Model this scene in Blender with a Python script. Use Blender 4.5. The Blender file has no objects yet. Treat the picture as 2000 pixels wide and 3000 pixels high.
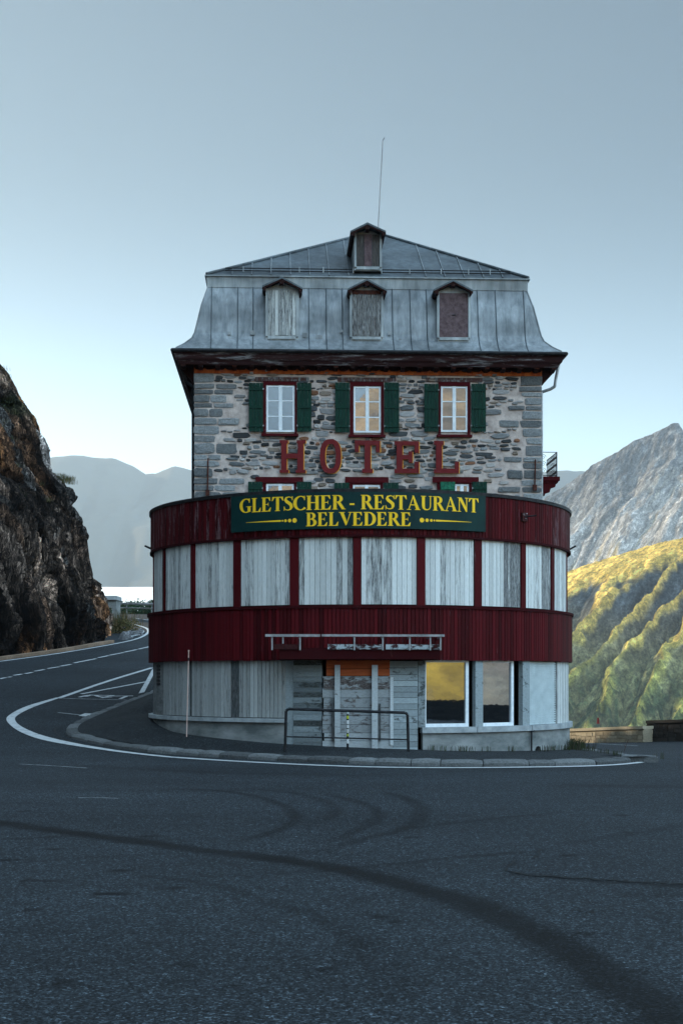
import bpy, math, random
import numpy as np
from math import radians as RAD, sin, cos, pi, tan, atan2, sqrt
from mathutils import Vector, Matrix

# ------------------------------------------------------------------ camera
S = bpy.context.scene
COL = S.collection
F, CXP, HYP, EZ = 4200.0, 1000.0, 1985.0, 2.0      # focal length in px of the 2000x3000 photo, horizon row, eye height
cam = bpy.data.cameras.new('camera'); camo = bpy.data.objects.new('camera', cam); COL.objects.link(camo)
camo.location = (0, 0, EZ); camo.rotation_euler = (pi/2, 0, 0)
cam.sensor_fit = 'VERTICAL'; cam.sensor_height = 36; cam.lens = F/3000*36
cam.shift_y = (HYP-1500)/3000; cam.clip_start = .1; cam.clip_end = 40000
S.camera = camo
# ------------------------------------------------------------------ world, sun, exposure
SUN_EL = RAD(20); SUN_AZ = (-.7749, .6321)            # horizontal direction towards the sun
w = bpy.data.worlds.new('World'); S.world = w; w.use_nodes = True
nt = w.node_tree; bg = nt.nodes['Background']
sky = nt.nodes.new('ShaderNodeTexSky'); sky.sky_type = 'NISHITA'; sky.sun_disc = False
sky.sun_elevation = SUN_EL; sky.sun_rotation = atan2(SUN_AZ[0], SUN_AZ[1])
sky.altitude = 2200; sky.air_density = 1.0; sky.dust_density = 2.0; sky.ozone_density = 1.5
hs = nt.nodes.new('ShaderNodeHueSaturation'); hs.inputs['Saturation'].default_value = .53
nt.links.new(sky.outputs[0], hs.inputs['Color'])
tn = nt.nodes.new('ShaderNodeMix'); tn.data_type = 'RGBA'; tn.blend_type = 'MULTIPLY'; tn.inputs[0].default_value = 1
tn.inputs[7].default_value = (.82, .985, .955, 1)
# added sky gain: dim ahead, boosted above and behind camera to light the facade
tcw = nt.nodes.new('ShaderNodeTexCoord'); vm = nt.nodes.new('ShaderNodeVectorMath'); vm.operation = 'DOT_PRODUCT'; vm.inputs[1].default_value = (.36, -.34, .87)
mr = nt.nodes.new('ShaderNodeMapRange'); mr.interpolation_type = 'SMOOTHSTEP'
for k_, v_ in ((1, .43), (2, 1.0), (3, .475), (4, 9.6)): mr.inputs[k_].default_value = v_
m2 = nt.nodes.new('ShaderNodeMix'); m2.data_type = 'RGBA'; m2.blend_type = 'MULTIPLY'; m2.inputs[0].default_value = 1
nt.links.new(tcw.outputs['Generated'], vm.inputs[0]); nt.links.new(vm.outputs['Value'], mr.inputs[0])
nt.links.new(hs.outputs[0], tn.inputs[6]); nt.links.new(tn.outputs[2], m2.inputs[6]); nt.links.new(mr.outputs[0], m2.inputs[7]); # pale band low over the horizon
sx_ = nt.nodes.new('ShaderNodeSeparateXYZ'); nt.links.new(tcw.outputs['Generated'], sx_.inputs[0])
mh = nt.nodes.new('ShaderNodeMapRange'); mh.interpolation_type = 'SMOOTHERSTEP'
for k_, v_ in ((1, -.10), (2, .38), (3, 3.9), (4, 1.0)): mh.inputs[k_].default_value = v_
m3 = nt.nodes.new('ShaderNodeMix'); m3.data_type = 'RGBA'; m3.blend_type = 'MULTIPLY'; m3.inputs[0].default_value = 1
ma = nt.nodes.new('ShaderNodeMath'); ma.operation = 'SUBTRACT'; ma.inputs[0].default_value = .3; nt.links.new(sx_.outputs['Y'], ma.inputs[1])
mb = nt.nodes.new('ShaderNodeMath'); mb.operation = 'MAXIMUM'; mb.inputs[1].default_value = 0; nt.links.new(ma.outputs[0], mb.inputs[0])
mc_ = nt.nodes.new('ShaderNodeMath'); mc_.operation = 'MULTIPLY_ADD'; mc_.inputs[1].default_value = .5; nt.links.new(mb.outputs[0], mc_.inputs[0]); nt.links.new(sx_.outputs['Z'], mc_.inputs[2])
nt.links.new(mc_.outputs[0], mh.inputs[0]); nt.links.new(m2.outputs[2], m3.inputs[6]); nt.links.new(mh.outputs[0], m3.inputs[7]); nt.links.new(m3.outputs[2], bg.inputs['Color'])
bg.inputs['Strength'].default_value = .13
sl = bpy.data.lights.new('sun', 'SUN'); sl.energy = 5.0; sl.angle = RAD(.5); sl.color = (1, .86, .66)
so = bpy.data.objects.new('sun', sl); COL.objects.link(so)
sv = Vector((SUN_AZ[0]*cos(SUN_EL), SUN_AZ[1]*cos(SUN_EL), sin(SUN_EL)))
so.rotation_euler = sv.to_track_quat('Z', 'Y').to_euler(); so.location = (-60, 60, 80)
S.view_settings.view_transform = 'Standard'; S.view_settings.look = 'None'
S.view_settings.exposure = 0.6; S.view_settings.gamma = 1
S.cycles.volume_bounces = 1

R = random.Random(7)
# ------------------------------------------------------------------ node helpers
def newmat(name):
    m = bpy.data.materials.new(name); m.use_nodes = True
    n = m.node_tree; b = n.nodes['Principled BSDF']
    return m, n, b
def nd(n, t, **k):
    x = n.nodes.new(t)
    for a, v in k.items():
        if a.startswith('_'): setattr(x, a[1:], v)
        else: x.inputs[a.replace('__', ' ')].default_value = v
    return x
def coords(n, sc=(1, 1, 1), rot=(0, 0, 0)):
    tc = n.nodes.new('ShaderNodeTexCoord'); mp = n.nodes.new('ShaderNodeMapping')
    mp.inputs['Scale'].default_value = sc; mp.inputs['Rotation'].default_value = rot
    n.links.new(tc.outputs['Object'], mp.inputs['Vector']); return mp.outputs[0]
def noise(n, vec, scale, detail=5, rough=.6, dist=0):
    x = n.nodes.new('ShaderNodeTexNoise'); x.inputs['Scale'].default_value = scale
    x.inputs['Detail'].default_value = detail; x.inputs['Roughness'].default_value = rough
    x.inputs['Distortion'].default_value = dist
    n.links.new(vec, x.inputs['Vector']); return x.outputs['Fac']
def ramp(n, fac, stops):
    x = n.nodes.new('ShaderNodeValToRGB'); cr = x.color_ramp
    while len(cr.elements) < len(stops): cr.elements.new(.5)
    for e, (p, c) in zip(cr.elements, stops):
        e.position = p; e.color = (c, c, c, 1) if not hasattr(c, '__len__') else (*c, 1)
    n.links.new(fac, x.inputs[0]); return x.outputs[0]
def mix(n, a, b, fac, mode='MIX'):
    x = n.nodes.new('ShaderNodeMix'); x.data_type = 'RGBA'; x.blend_type = mode
    for v, i in ((fac, 0), (a, 6), (b, 7)):
        if hasattr(v, 'is_linked'): n.links.new(v, x.inputs[i])
        elif i == 0: x.inputs[0].default_value = v
        else: x.inputs[i].default_value = (*v, 1) if hasattr(v, '__len__') else (v, v, v, 1)
    return x.outputs[2]
def math_(n, op, a, b=0.0):
    x = n.nodes.new('ShaderNodeMath'); x.operation = op
    for v, i in ((a, 0), (b, 1)):
        if hasattr(v, 'is_linked'): n.links.new(v, x.inputs[i])
        else: x.inputs[i].default_value = v
    return x.outputs[0]
def bump(n, b, h, strength=.5, dist=.02):
    x = n.nodes.new('ShaderNodeBump'); x.inputs['Strength'].default_value = strength
    x.inputs['Distance'].default_value = dist
    n.links.new(h, x.inputs['Height']); n.links.new(x.outputs[0], b.inputs['Normal'])
def attr(n, name='tint'):
    x = n.nodes.new('ShaderNodeAttribute'); x.attribute_name = name; return x
def simple(name, c0, c1, scale=3, stretch=(1, 1, 1), rough=.8, metal=0, bs=.4, bd=.01, bscale=None, spec=.12, lo=.35, hi=.65):
    m, n, b = newmat(name); v = coords(n, stretch)
    f = noise(n, v, scale, 6, .65)
    n.links.new(ramp(n, f, [(lo, c0), (hi, c1)]), b.inputs['Base Color'])
    b.inputs['Roughness'].default_value = rough; b.inputs['Metallic'].default_value = metal
    b.inputs['Specular IOR Level'].default_value = spec
    if bs: bump(n, b, noise(n, v, bscale or scale*4, 6, .7), bs, bd)
    return m
def paint(name, col, bare, dark, stretch=(6, 6, .6), sc=2.2, thr=.62, rough=.75, spec=.07, wd=.09):
    """old paint on wood: attribute tint = (weathering 0..1, brightness, -)"""
    m, n, b = newmat(name); v = coords(n, stretch)
    a = attr(n); sp = n.nodes.new('ShaderNodeSeparateColor'); n.links.new(a.outputs['Color'], sp.inputs[0])
    f1 = noise(n, v, sc, 8, .72, .4); f2 = noise(n, v, sc*4.3, 5, .7)
    big = noise(n, coords(n, (.7, .7, .5)), 1.3, 3, .6)
    e = math_(n, 'ADD', math_(n, 'ADD', f1, math_(n, 'MULTIPLY', sp.outputs[0], .42)), math_(n, 'MULTIPLY', big, .16))
    fac = ramp(n, math_(n, 'SUBTRACT', e, .08), [(thr, 0.0), (thr+wd, 1.0)])
    bb = math_(n, 'MULTIPLY', sp.outputs[1], math_(n, 'MULTIPLY', math_(n, 'ADD', .55, math_(n, 'MULTIPLY', f2, .9)), math_(n, 'SUBTRACT', 1.12, math_(n, 'MULTIPLY', sp.outputs[0], .35))))
    pc = mix(n, col, bb, 1.0, 'MULTIPLY')
    wc = mix(n, dark, bare, ramp(n, f2, [(.38, 0.0), (.62, 1.0)]))
    n.links.new(mix(n, pc, wc, fac), b.inputs['Base Color'])
    b.inputs['Roughness'].default_value = rough; b.inputs['Specular IOR Level'].default_value = spec
    bump(n, b, math_(n, 'ADD', f2, math_(n, 'MULTIPLY', fac, -.6)), .5, .006)
    return m
def vcol(name, rough=.85, sc=12, stretch=(1, 1, 1), amt=.5, bs=.6, bd=.02, att='acol', spec=.08, bsc=None):
    """albedo from a colour attribute, broken up by noise"""
    m, n, b = newmat(name); v = coords(n, stretch)
    f = noise(n, v, sc, 7, .7)
    k = math_(n, 'ADD', 1-amt, math_(n, 'MULTIPLY', f, 2*amt))
    n.links.new(mix(n, attr(n, att).outputs['Color'], k, 1.0, 'MULTIPLY'), b.inputs['Base Color'])
    b.inputs['Roughness'].default_value = rough; b.inputs['Specular IOR Level'].default_value = spec
    bump(n, b, noise(n, v, bsc or sc*2, 7, .72), bs, bd)
    return m

MT = {}
MT['red'] = paint('red_paint', (.060, .004, .006), (.20, .12, .13), (.03, .008, .009), thr=.72, rough=.6)
MT['white'] = paint('pale_paint', (.53, .56, .55), (.25, .26, .26), (.05, .053, .055), thr=.64, wd=.20, sc=3.6)
MT['oldwood'] = paint('bare_wood', (.22, .235, .24), (.10, .09, .085), (.03, .03, .03), thr=.55)
MT['brownwood'] = paint('brown_wood', (.10, .05, .045), (.28, .29, .29), (.02, .015, .014), thr=.62)
MT['greypost'] = paint('grey_wood', (.07, .085, .09), (.13, .14, .14), (.02, .02, .02), thr=.6)
MT['hplank'] = paint('plank_wall', (.21, .245, .255), (.08, .09, .09), (.03, .035, .035), stretch=(1.6, 1.6, 3), thr=.68)
MT['boards'] = paint('door_boards', (.34, .37, .38), (.15, .13, .12), (.05, .04, .04), stretch=(1.6, 1.6, 4), thr=.66)
MT['peel'] = paint('peeling_paint', (.35, .40, .42), (.05, .012, .012), (.02, .008, .008), stretch=(3, 3, 5), sc=1.6, thr=.54)
MT['darkred'] = paint('dark_red_trim', (.052, .004, .006), (.10, .05, .04), (.03, .01, .01), thr=.74)
MT['cornice'] = paint('cornice_wood', (.022, .009, .008), (.07, .02, .012), (.01, .006, .006), stretch=(.8, 3, 4), thr=.66)
MT['peelcornice'] = paint('cornice_fascia', (.03, .012, .012), (.30, .30, .31), (.03, .02, .02), stretch=(.45, 1, 5), sc=2, thr=.66)
MT['orange'] = simple('rusty_orange_board', (.22, .035, .007), (.46, .12, .03), 3, (2, 2, .6))
MT['plywood'] = simple('orange_wood', (.24, .05, .014), (.36, .09, .03), 2.5, (.5, .5, 6))
MT['maroon'] = simple('maroon_board', (.075, .05, .055), (.14, .10, .105), 9, (1, 1, 1))
MT['green'] = simple('green_paint', (.002, .020, .014), (.003, .036, .023), 5, (3, 3, .6), .55)
MT['signgreen'] = simple('sign_green', (.002, .020, .020), (.004, .032, .030), 2, (1, 1, 1), .45, bs=.05)
MT['gold'] = simple('gold_paint', (.80, .50, .015), (.88, .56, .03), 3, rough=.5, bs=.05)
MT['letterred'] = simple('letter_red', (.10, .008, .010), (.14, .012, .013), 6, (1, 1, 1), .5, bs=.1)
MT['letteredge'] = simple('letter_yellow', (.65, .28, .03), (.75, .36, .05), 6, rough=.6, bs=0)
MT['whiteframe'] = simple('white_frame', (.60, .66, .70), (.76, .80, .82), 8, (1, 1, 1), .5, bs=.1)
MT['concrete'] = simple('concrete', (.10, .115, .115), (.27, .285, .28), 1.3, (.7, .7, 1.6), .9, bs=.5, bscale=14)
MT['brickwall'] = simple('old_block_wall', (.10, .11, .11), (.19, .20, .20), 3, (1, 1, 3), .9)
MT['sill'] = simple('concrete_sill', (.22, .25, .26), (.36, .39, .40), 4, rough=.85)
MT['interior'] = simple('dark_interior', (.006, .006, .006), (.012, .012, .012), 3, bs=0)
MT['darkmetal'] = simple('black_iron', (.010, .011, .013), (.03, .03, .032), 6, rough=.5, metal=.3, bs=.1)
MT['galv'] = simple('galvanised_steel', (.18, .20, .21), (.36, .38, .40), 5, rough=.45, metal=.6, bs=.1)
MT['rust'] = simple('rusty_iron', (.03, .012, .01), (.09, .03, .02), 8, rough=.8)
MT['mast'] = simple('white_mast', (.30, .31, .32), (.5, .5, .5), 3, rough=.4, bs=0)
MT['snowpole'] = simple('snow_pole', (.55, .36, .30), (.65, .50, .45), 3, rough=.6, bs=0)
MT['line'] = simple('road_paint', (.22, .24, .25), (.44, .46, .46), 5, (1, 1, 1), .8, bs=.3, lo=.3, hi=.5)
MT['faintline'] = simple('worn_road_paint', (.06, .07, .07), (.32, .34, .35), 4, (1, 1, 1), .8, bs=.3, lo=.35, hi=.6)
MT['roller'] = simple('roller_slats', (.42, .50, .52), (.55, .63, .65), 4, rough=.55, bs=.1)
MT['crack'] = simple('crack_filler', (.008, .009, .010), (.014, .015, .016), 4, rough=.7, bs=0)
MT['stone'] = vcol('stone', .88, 9, (1, 1, 2.5), .55, .8, .02)
MT['granite'] = vcol('granite', .9, 17, (1, 1, 1.4), .95, 1.0, .05)
MT['rock'] = vcol('rock', .8, 2.6, (1.5, 1.5, .35), .95, 1.0, .16, bsc=4.5)
def rockmat():
    m, n, b = newmat('rock')
    tc = n.nodes.new('ShaderNodeTexCoord'); nz = n.nodes.new('ShaderNodeTexNoise'); nz.inputs['Scale'].default_value = .6; nz.inputs['Detail'].default_value = 5
    n.links.new(tc.outputs['Object'], nz.inputs['Vector'])
    ad = n.nodes.new('ShaderNodeVectorMath'); ad.operation = 'MULTIPLY_ADD'; ad.inputs[1].default_value = (1.1, 1.1, 1.6)
    n.links.new(nz.outputs['Color'], ad.inputs[0]); n.links.new(tc.outputs['Object'], ad.inputs[2])
    hgt = None; dark = None
    for sc, st_, wd_, lo in ((1.0, (.75, .55, .17), .035, .10), (1.0, (2.1, 1.4, .42), .05, .30), (1.0, (5.5, 3.6, .9), .07, .5)):
        mp = n.nodes.new('ShaderNodeMapping'); mp.inputs['Scale'].default_value = st_; mp.inputs['Rotation'].default_value = (.18, .12, 0); n.links.new(ad.outputs[0], mp.inputs[0])
        vo = n.nodes.new('ShaderNodeTexVoronoi'); vo.feature = 'DISTANCE_TO_EDGE'; n.links.new(mp.outputs[0], vo.inputs['Vector'])
        e = ramp(n, vo.outputs['Distance'], [(0, lo), (wd_, 1.0)])
        dark = e if dark is None else mix(n, dark, e, 1.0, 'MULTIPLY')
        v2 = n.nodes.new('ShaderNodeTexVoronoi'); n.links.new(mp.outputs[0], v2.inputs['Vector']); sp = n.nodes.new('ShaderNodeSeparateColor'); n.links.new(v2.outputs['Color'], sp.inputs[0])
        dark = mix(n, dark, ramp(n, sp.outputs[0], [(0, .35), (.5, .9), (1, 1.7)]), 1.0, 'MULTIPLY')
    f = noise(n, coords(n, (7, 5, .8)), 1.6, 8, .75); k = ramp(n, f, [(.32, .25), (.5, .9), (.68, 1.9)])
    c = mix(n, mix(n, attr(n, 'acol').outputs['Color'], dark, 1.0, 'MULTIPLY'), k, 1.0, 'MULTIPLY')
    n.links.new(c, b.inputs['Base Color']); b.inputs['Roughness'].default_value = .85; b.inputs['Specular IOR Level'].default_value = .08
    bw = n.nodes.new('ShaderNodeRGBToBW'); n.links.new(dark, bw.inputs[0]); bump(n, b, math_(n, 'ADD', bw.outputs[0], math_(n, 'MULTIPLY', f, .7)), 1.0, .25)
    return m
MT['rock'] = rockmat()
MT['sunny'] = vcol('sunny_slope', .95, .06, (1, 1, 1), .95, .9, 6, bsc=.1)
def slopemat():
    m, n, b = newmat('mountain_slope'); v = coords(n)
    mpr = n.nodes.new('ShaderNodeMapping'); mpr.inputs['Rotation'].default_value = (0, 0, RAD(36.87)); n.links.new(v, mpr.inputs[0])
    mps = n.nodes.new('ShaderNodeMapping'); mps.inputs['Scale'].default_value = (1.5, .35, .6); n.links.new(mpr.outputs[0], mps.inputs[0])
    f = noise(n, mps.outputs[0], .12, 9, .74); f2 = noise(n, coords(n, (1, 1, 1)), .5, 6, .75)
    k = ramp(n, f, [(.34, .35), (.5, .95), (.66, 1.8)]); k2 = ramp(n, f2, [(.36, .6), (.5, 1.0), (.64, 1.5)])
    vo = n.nodes.new('ShaderNodeTexVoronoi'); vo.inputs['Scale'].default_value = .3; n.links.new(v, vo.inputs['Vector'])
    k3 = ramp(n, vo.outputs['Distance'], [(.12, .35), (.34, 1.0)])
    c = mix(n, mix(n, mix(n, attr(n, 'acol').outputs['Color'], k, 1.0, 'MULTIPLY'), k2, 1.0, 'MULTIPLY'), k3, .35, 'MULTIPLY')
    n.links.new(c, b.inputs['Base Color']); b.inputs['Roughness'].default_value = .95; b.inputs['Specular IOR Level'].default_value = .05
    bump(n, b, math_(n, 'ADD', f, math_(n, 'MULTIPLY', f2, .35)), 1.0, 9); return m
MT['slope'] = slopemat()
MT['far'] = vcol('distant_slope', .95, .02, (1, 1, 1), .25, .3, 6, bsc=.03)
MT['pale'] = vcol('glare_ground', .95, .3, (1, 1, 1), .12, 0, 1)  # near-white base stands in for overexposed sun on the far ground
MT['leaf'] = vcol('leaf', .8, 3, (1, 1, 1), .3, 0, .01)

# zinc roof
def zinc(name, a, b_, c):
    m, n, b = newmat(name)
    st = noise(n, coords(n, (2.2, 2.2, .35)), 2.4, 7, .65, .3); bg_ = noise(n, coords(n, (.5, .5, .9)), 1.1, 3)
    sp = noise(n, coords(n, (1, 1, 1)), 14, 5, .7)
    c1 = ramp(n, st, [(.30, a), (.48, b_), (.68, c)])
    c2 = mix(n, c1, ramp(n, bg_, [(.35, .62), (.65, 1.25)]), 1.0, 'MULTIPLY')
    n.links.new(mix(n, c2, ramp(n, sp, [(.26, .6), (.38, 1.0)]), .6, 'MULTIPLY'), b.inputs['Base Color'])
    b.inputs['Metallic'].default_value = .25; b.inputs['Roughness'].default_value = .5
    bump(n, b, noise(n, coords(n, (1, 1, .7)), 1.6, 4), .35, .04)
    return m
MT['zinc'] = zinc('zinc_sheet', (.095, .112, .12), (.165, .185, .195), (.25, .272, .282))
MT['zinc_top'] = zinc('dark_zinc_sheet', (.034, .045, .052), (.065, .082, .092), (.10, .122, .133))
MT['lightzinc'] = zinc('pale_zinc_sheet', (.16, .19, .20), (.24, .27, .28), (.33, .36, .37))

# window glass: a clear mirror-like pane over a dark room
def glass():
    m, n, b = newmat('window_glass')
    b.inputs['Base Color'].default_value = (.010, .012, .014, 1); b.inputs['Roughness'].default_value = .3; b.inputs['Specular IOR Level'].default_value = 0
    g = n.nodes.new('ShaderNodeBsdfGlossy'); g.inputs['Roughness'].default_value = .015
    g.inputs['Color'].default_value = (.95, .97, 1, 1)
    mx = n.nodes.new('ShaderNodeMixShader'); mx.inputs[0].default_value = .32
    o = n.nodes['Material Output']
    bp = n.nodes.new('ShaderNodeBump'); bp.inputs['Strength'].default_value = .035; bp.inputs['Distance'].default_value = .01
    n.links.new(noise(n, coords(n), 3.0, 2), bp.inputs['Height']); n.links.new(bp.outputs[0], g.inputs['Normal'])
    n.links.new(b.outputs[0], mx.inputs[1]); n.links.new(g.outputs[0], mx.inputs[2]); n.links.new(mx.outputs[0], o.inputs[0])
    return m
MT['glass'] = glass()

def asphalt(name, base, worn=True):
    m, n, b = newmat(name)
    v = coords(n)
    vo = n.nodes.new('ShaderNodeTexVoronoi'); vo.inputs['Scale'].default_value = 62; n.links.new(v, vo.inputs['Vector'])
    sp = n.nodes.new('ShaderNodeSeparateColor'); n.links.new(vo.outputs['Color'], sp.inputs[0])
    vo2 = n.nodes.new('ShaderNodeTexVoronoi'); vo2.inputs['Scale'].default_value = 24; n.links.new(v, vo2.inputs['Vector'])
    sp2 = n.nodes.new('ShaderNodeSeparateColor'); n.links.new(vo2.outputs['Color'], sp2.inputs[0])
    grain = ramp(n, sp.outputs[0], [(0, .15), (.5, .75), (.8, 1.7), (.93, 2.8), (1, 6.0)])
    g2 = ramp(n, sp2.outputs[1], [(0, .85), (.9, 1.02), (.97, 1.5), (1, 1.8)])
    big = ramp(n, noise(n, coords(n, (.35, .8, 1)), .35, 5, .6), [(.3, .72), (.7, 1.22)])
    mid = ramp(n, noise(n, v, 2.5, 5, .7), [(.3, .85), (.7, 1.12)])
    c = mix(n, base, grain, 1.0, 'MULTIPLY'); c = mix(n, c, g2, 1.0, 'MULTIPLY')
    c = mix(n, c, big, 1.0, 'MULTIPLY'); c = mix(n, c, mid, 1.0, 'MULTIPLY')
    if worn:
        c = mix(n, c, attr(n, 'acol').outputs['Color'], 1.0, 'MULTIPLY')
    n.links.new(c, b.inputs['Base Color'])
    b.inputs['Roughness'].default_value = .82; b.inputs['Specular IOR Level'].default_value = .16
    bump(n, b, math_(n, 'ADD', sp.outputs[1], noise(n, v, 30, 4)), .5, .01)
    return m
MT['asphalt'] = asphalt('asphalt', (.0170, .0215, .0250))
MT['pavement'] = asphalt('pavement_asphalt', (.015, .018, .020), False)

# ------------------------------------------------------------------ object helpers
def tag(o, label=None, cat=None, group=None, kind=None):
    for k, v in (('label', label), ('category', cat), ('group', group), ('kind', kind)):
        if v: o[k] = v
    return o
def empty(name, loc=(0, 0, 0), rz=0):
    o = bpy.data.objects.new(name, None); COL.objects.link(o); o.location = loc; o.rotation_euler = (0, 0, rz)
    o.empty_display_size = .2
    return o
class MB:
    def __init__(s): s.v = []; s.f = []; s.c = []; s.col = (0, 1, 0)
    def add(s, vs, fs, col=None):
        o = len(s.v); s.v += [tuple(p) for p in vs]; s.f += [tuple(i+o for i in f) for f in fs]
        s.c += [col or s.col]*len(vs); return s
    def box(s, x0, x1, y0, y1, z0, z1, col=None):
        vs = [(x, y, z) for z in (z0, z1) for y in (y0, y1) for x in (x0, x1)]
        return s.add(vs, [(0, 2, 3, 1), (4, 5, 7, 6), (0, 1, 5, 4), (2, 6, 7, 3), (0, 4, 6, 2), (1, 3, 7, 5)], col)
    def hexa(s, p, col=None):   # p: 4 bottom (ccw from above), 4 top
        return s.add(p, [(3, 2, 1, 0), (4, 5, 6, 7), (0, 1, 5, 4), (1, 2, 6, 5), (2, 3, 7, 6), (3, 0, 4, 7)], col)
    def tube(s, p0, p1, r, n=8, r1=None, col=None):
        p0 = Vector(p0); p1 = Vector(p1); d = (p1-p0).normalized(); a = d.orthogonal().normalized(); b = d.cross(a)
        r1 = r if r1 is None else r1; vs = []
        for p, q in ((p0, r), (p1, r1)):
            for i in range(n): t = 2*pi*i/n; vs.append(p+(a*cos(t)+b*sin(t))*q)
        return s.add(vs, [(i, (i+1) % n, n+(i+1) % n, n+i) for i in range(n)]+[tuple(range(n-1, -1, -1)), tuple(range(n, 2*n))], col)
    def path(s, pts, r, n=8, col=None):
        for a, b in zip(pts, pts[1:]): s.tube(a, b, r, n, col=col)
        return s
    def prism(s, pts, d, col=None):  # pts: 3D polygon, d: extrusion vector
        n = len(pts); q = [Vector(p) for p in pts]; d = Vector(d)
        return s.add(q+[p+d for p in q], [tuple(range(n)), tuple(range(2*n-1, n-1, -1))]+[(i, n+i, n+(i+1) % n, (i+1) % n) for i in range(n)], col)
    def build(s, name, mat, parent=None, smooth=False, att='tint', fix=True):
        me = bpy.data.meshes.new(name); me.from_pydata(s.v, [], s.f); me.update()
        a = me.color_attributes.new(att, 'FLOAT_COLOR', 'POINT')
        arr = np.ones((len(s.v), 4), 'f'); arr[:, :3] = np.array([c[:3] for c in s.c], 'f').reshape(-1, 3) if s.v else 1
        a.data.foreach_set('color', arr.ravel())
        if fix:
            import bmesh
            bm = bmesh.new(); bm.from_mesh(me); bmesh.ops.recalc_face_normals(bm, faces=bm.faces); bm.to_mesh(me); bm.free()
        if smooth: me.polygons.foreach_set('use_smooth', [True]*len(me.polygons))
        me.materials.append(MT[mat] if isinstance(mat, str) else mat)
        o = bpy.data.objects.new(name, me); COL.objects.link(o)
        if parent: o.parent = parent
        return o
def grid_obj(name, P, mat, cols=None, parent=None, smooth=True, mask=None, att='acol'):
    """P: (a,b,3) array"""
    a, b = P.shape[:2]; i = np.arange(a*b).reshape(a, b)
    q = np.stack([i[:-1, :-1], i[1:, :-1], i[1:, 1:], i[:-1, 1:]], -1).reshape(-1, 4)
    if mask is not None: q = q[mask.reshape(-1)]
    me = bpy.data.meshes.new(name); me.vertices.add(a*b); me.vertices.foreach_set('co', P.astype('f').ravel())
    me.loops.add(q.size); me.loops.foreach_set('vertex_index', q.ravel().astype('i'))
    me.polygons.add(len(q)); me.polygons.foreach_set('loop_start', np.arange(0, q.size, 4, dtype='i'))
    me.update(calc_edges=True); me.validate()
    if cols is not None:
        at = me.color_attributes.new(att, 'FLOAT_COLOR', 'POINT'); arr = np.ones((a*b, 4), 'f'); arr[:, :3] = cols.reshape(-1, 3)
        at.data.foreach_set('color', arr.ravel())
    if smooth: me.polygons.foreach_set('use_smooth', np.ones(len(me.polygons), bool))
    me.materials.append(MT[mat]); o = bpy.data.objects.new(name, me); COL.objects.link(o)
    if parent: o.parent = parent
    return o
# ------------------------------------------------------------------ numpy noise
def _h(i, j, k=0, s=0):
    n = (i.astype(np.int64)*374761393 + j.astype(np.int64)*668265263 + (k if np.isscalar(k) else k.astype(np.int64))*2147483647 + s*974634777) & 0xffffffff
    n = ((n ^ (n >> 13))*1274126177) & 0xffffffff; n = ((n ^ (n >> 16))*2246822519) & 0xffffffff
    return ((n ^ (n >> 15)) & 0xffffff)/float(0xffffff)
def vn(x, y, s=0):
    x = np.asarray(x, float); y = np.asarray(y, float)
    i = np.floor(x); j = np.floor(y); u = x-i; v = y-j; u = u*u*(3-2*u); v = v*v*(3-2*v)
    a = _h(i, j, 0, s); b = _h(i+1, j, 0, s); c = _h(i, j+1, 0, s); d = _h(i+1, j+1, 0, s)
    return (a*(1-u)+b*u)*(1-v)+(c*(1-u)+d*u)*v
def fbm(x, y, o=5, s=0, g=.5, l=2.03):
    t = 0; a = 1; m = 0
    for k in range(o):
        t = t+a*vn(x, y, s+k); m += a; a *= g; x = x*l+13.7; y = y*l+7.1
    return t/m
def ridged(x, y, o=4, s=0, g=.5):
    t = 0; a = 1; m = 0
    for k in range(o):
        t = t+a*(1-np.abs(2*vn(x, y, s+k)-1)); m += a; a *= g; x = x*2.03+13.7; y = y*2.03+7.1
    return t/m
def voro(p, s=0):
    """p (N,3) -> nearest cell hash values (N,4), offset from the cell point, f1, f2"""
    c = np.floor(p); best = np.full(len(p), 9e9); sec = best.copy(); off = np.zeros_like(p); hv = np.zeros((len(p), 4))
    for dx in (-1, 0, 1):
        for dy in (-1, 0, 1):
            for dz in (-1, 0, 1):
                q = c+(dx, dy, dz); a = [_h(q[:, 0], q[:, 1], q[:, 2], s+k) for k in range(7)]
                r = p-(q+np.stack(a[:3], 1)); d = (r*r).sum(1); m = d < best
                sec = np.where(m, best, np.minimum(sec, d)); best = np.where(m, d, best)
                off[m] = r[m]; hv[m] = np.stack(a[3:], 1)[m]
    return hv, off, np.sqrt(best), np.sqrt(sec)
def sstep(a, b, x):
    t = np.clip((x-a)/(b-a), 0, 1); return t*t*(3-2*t)

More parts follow.
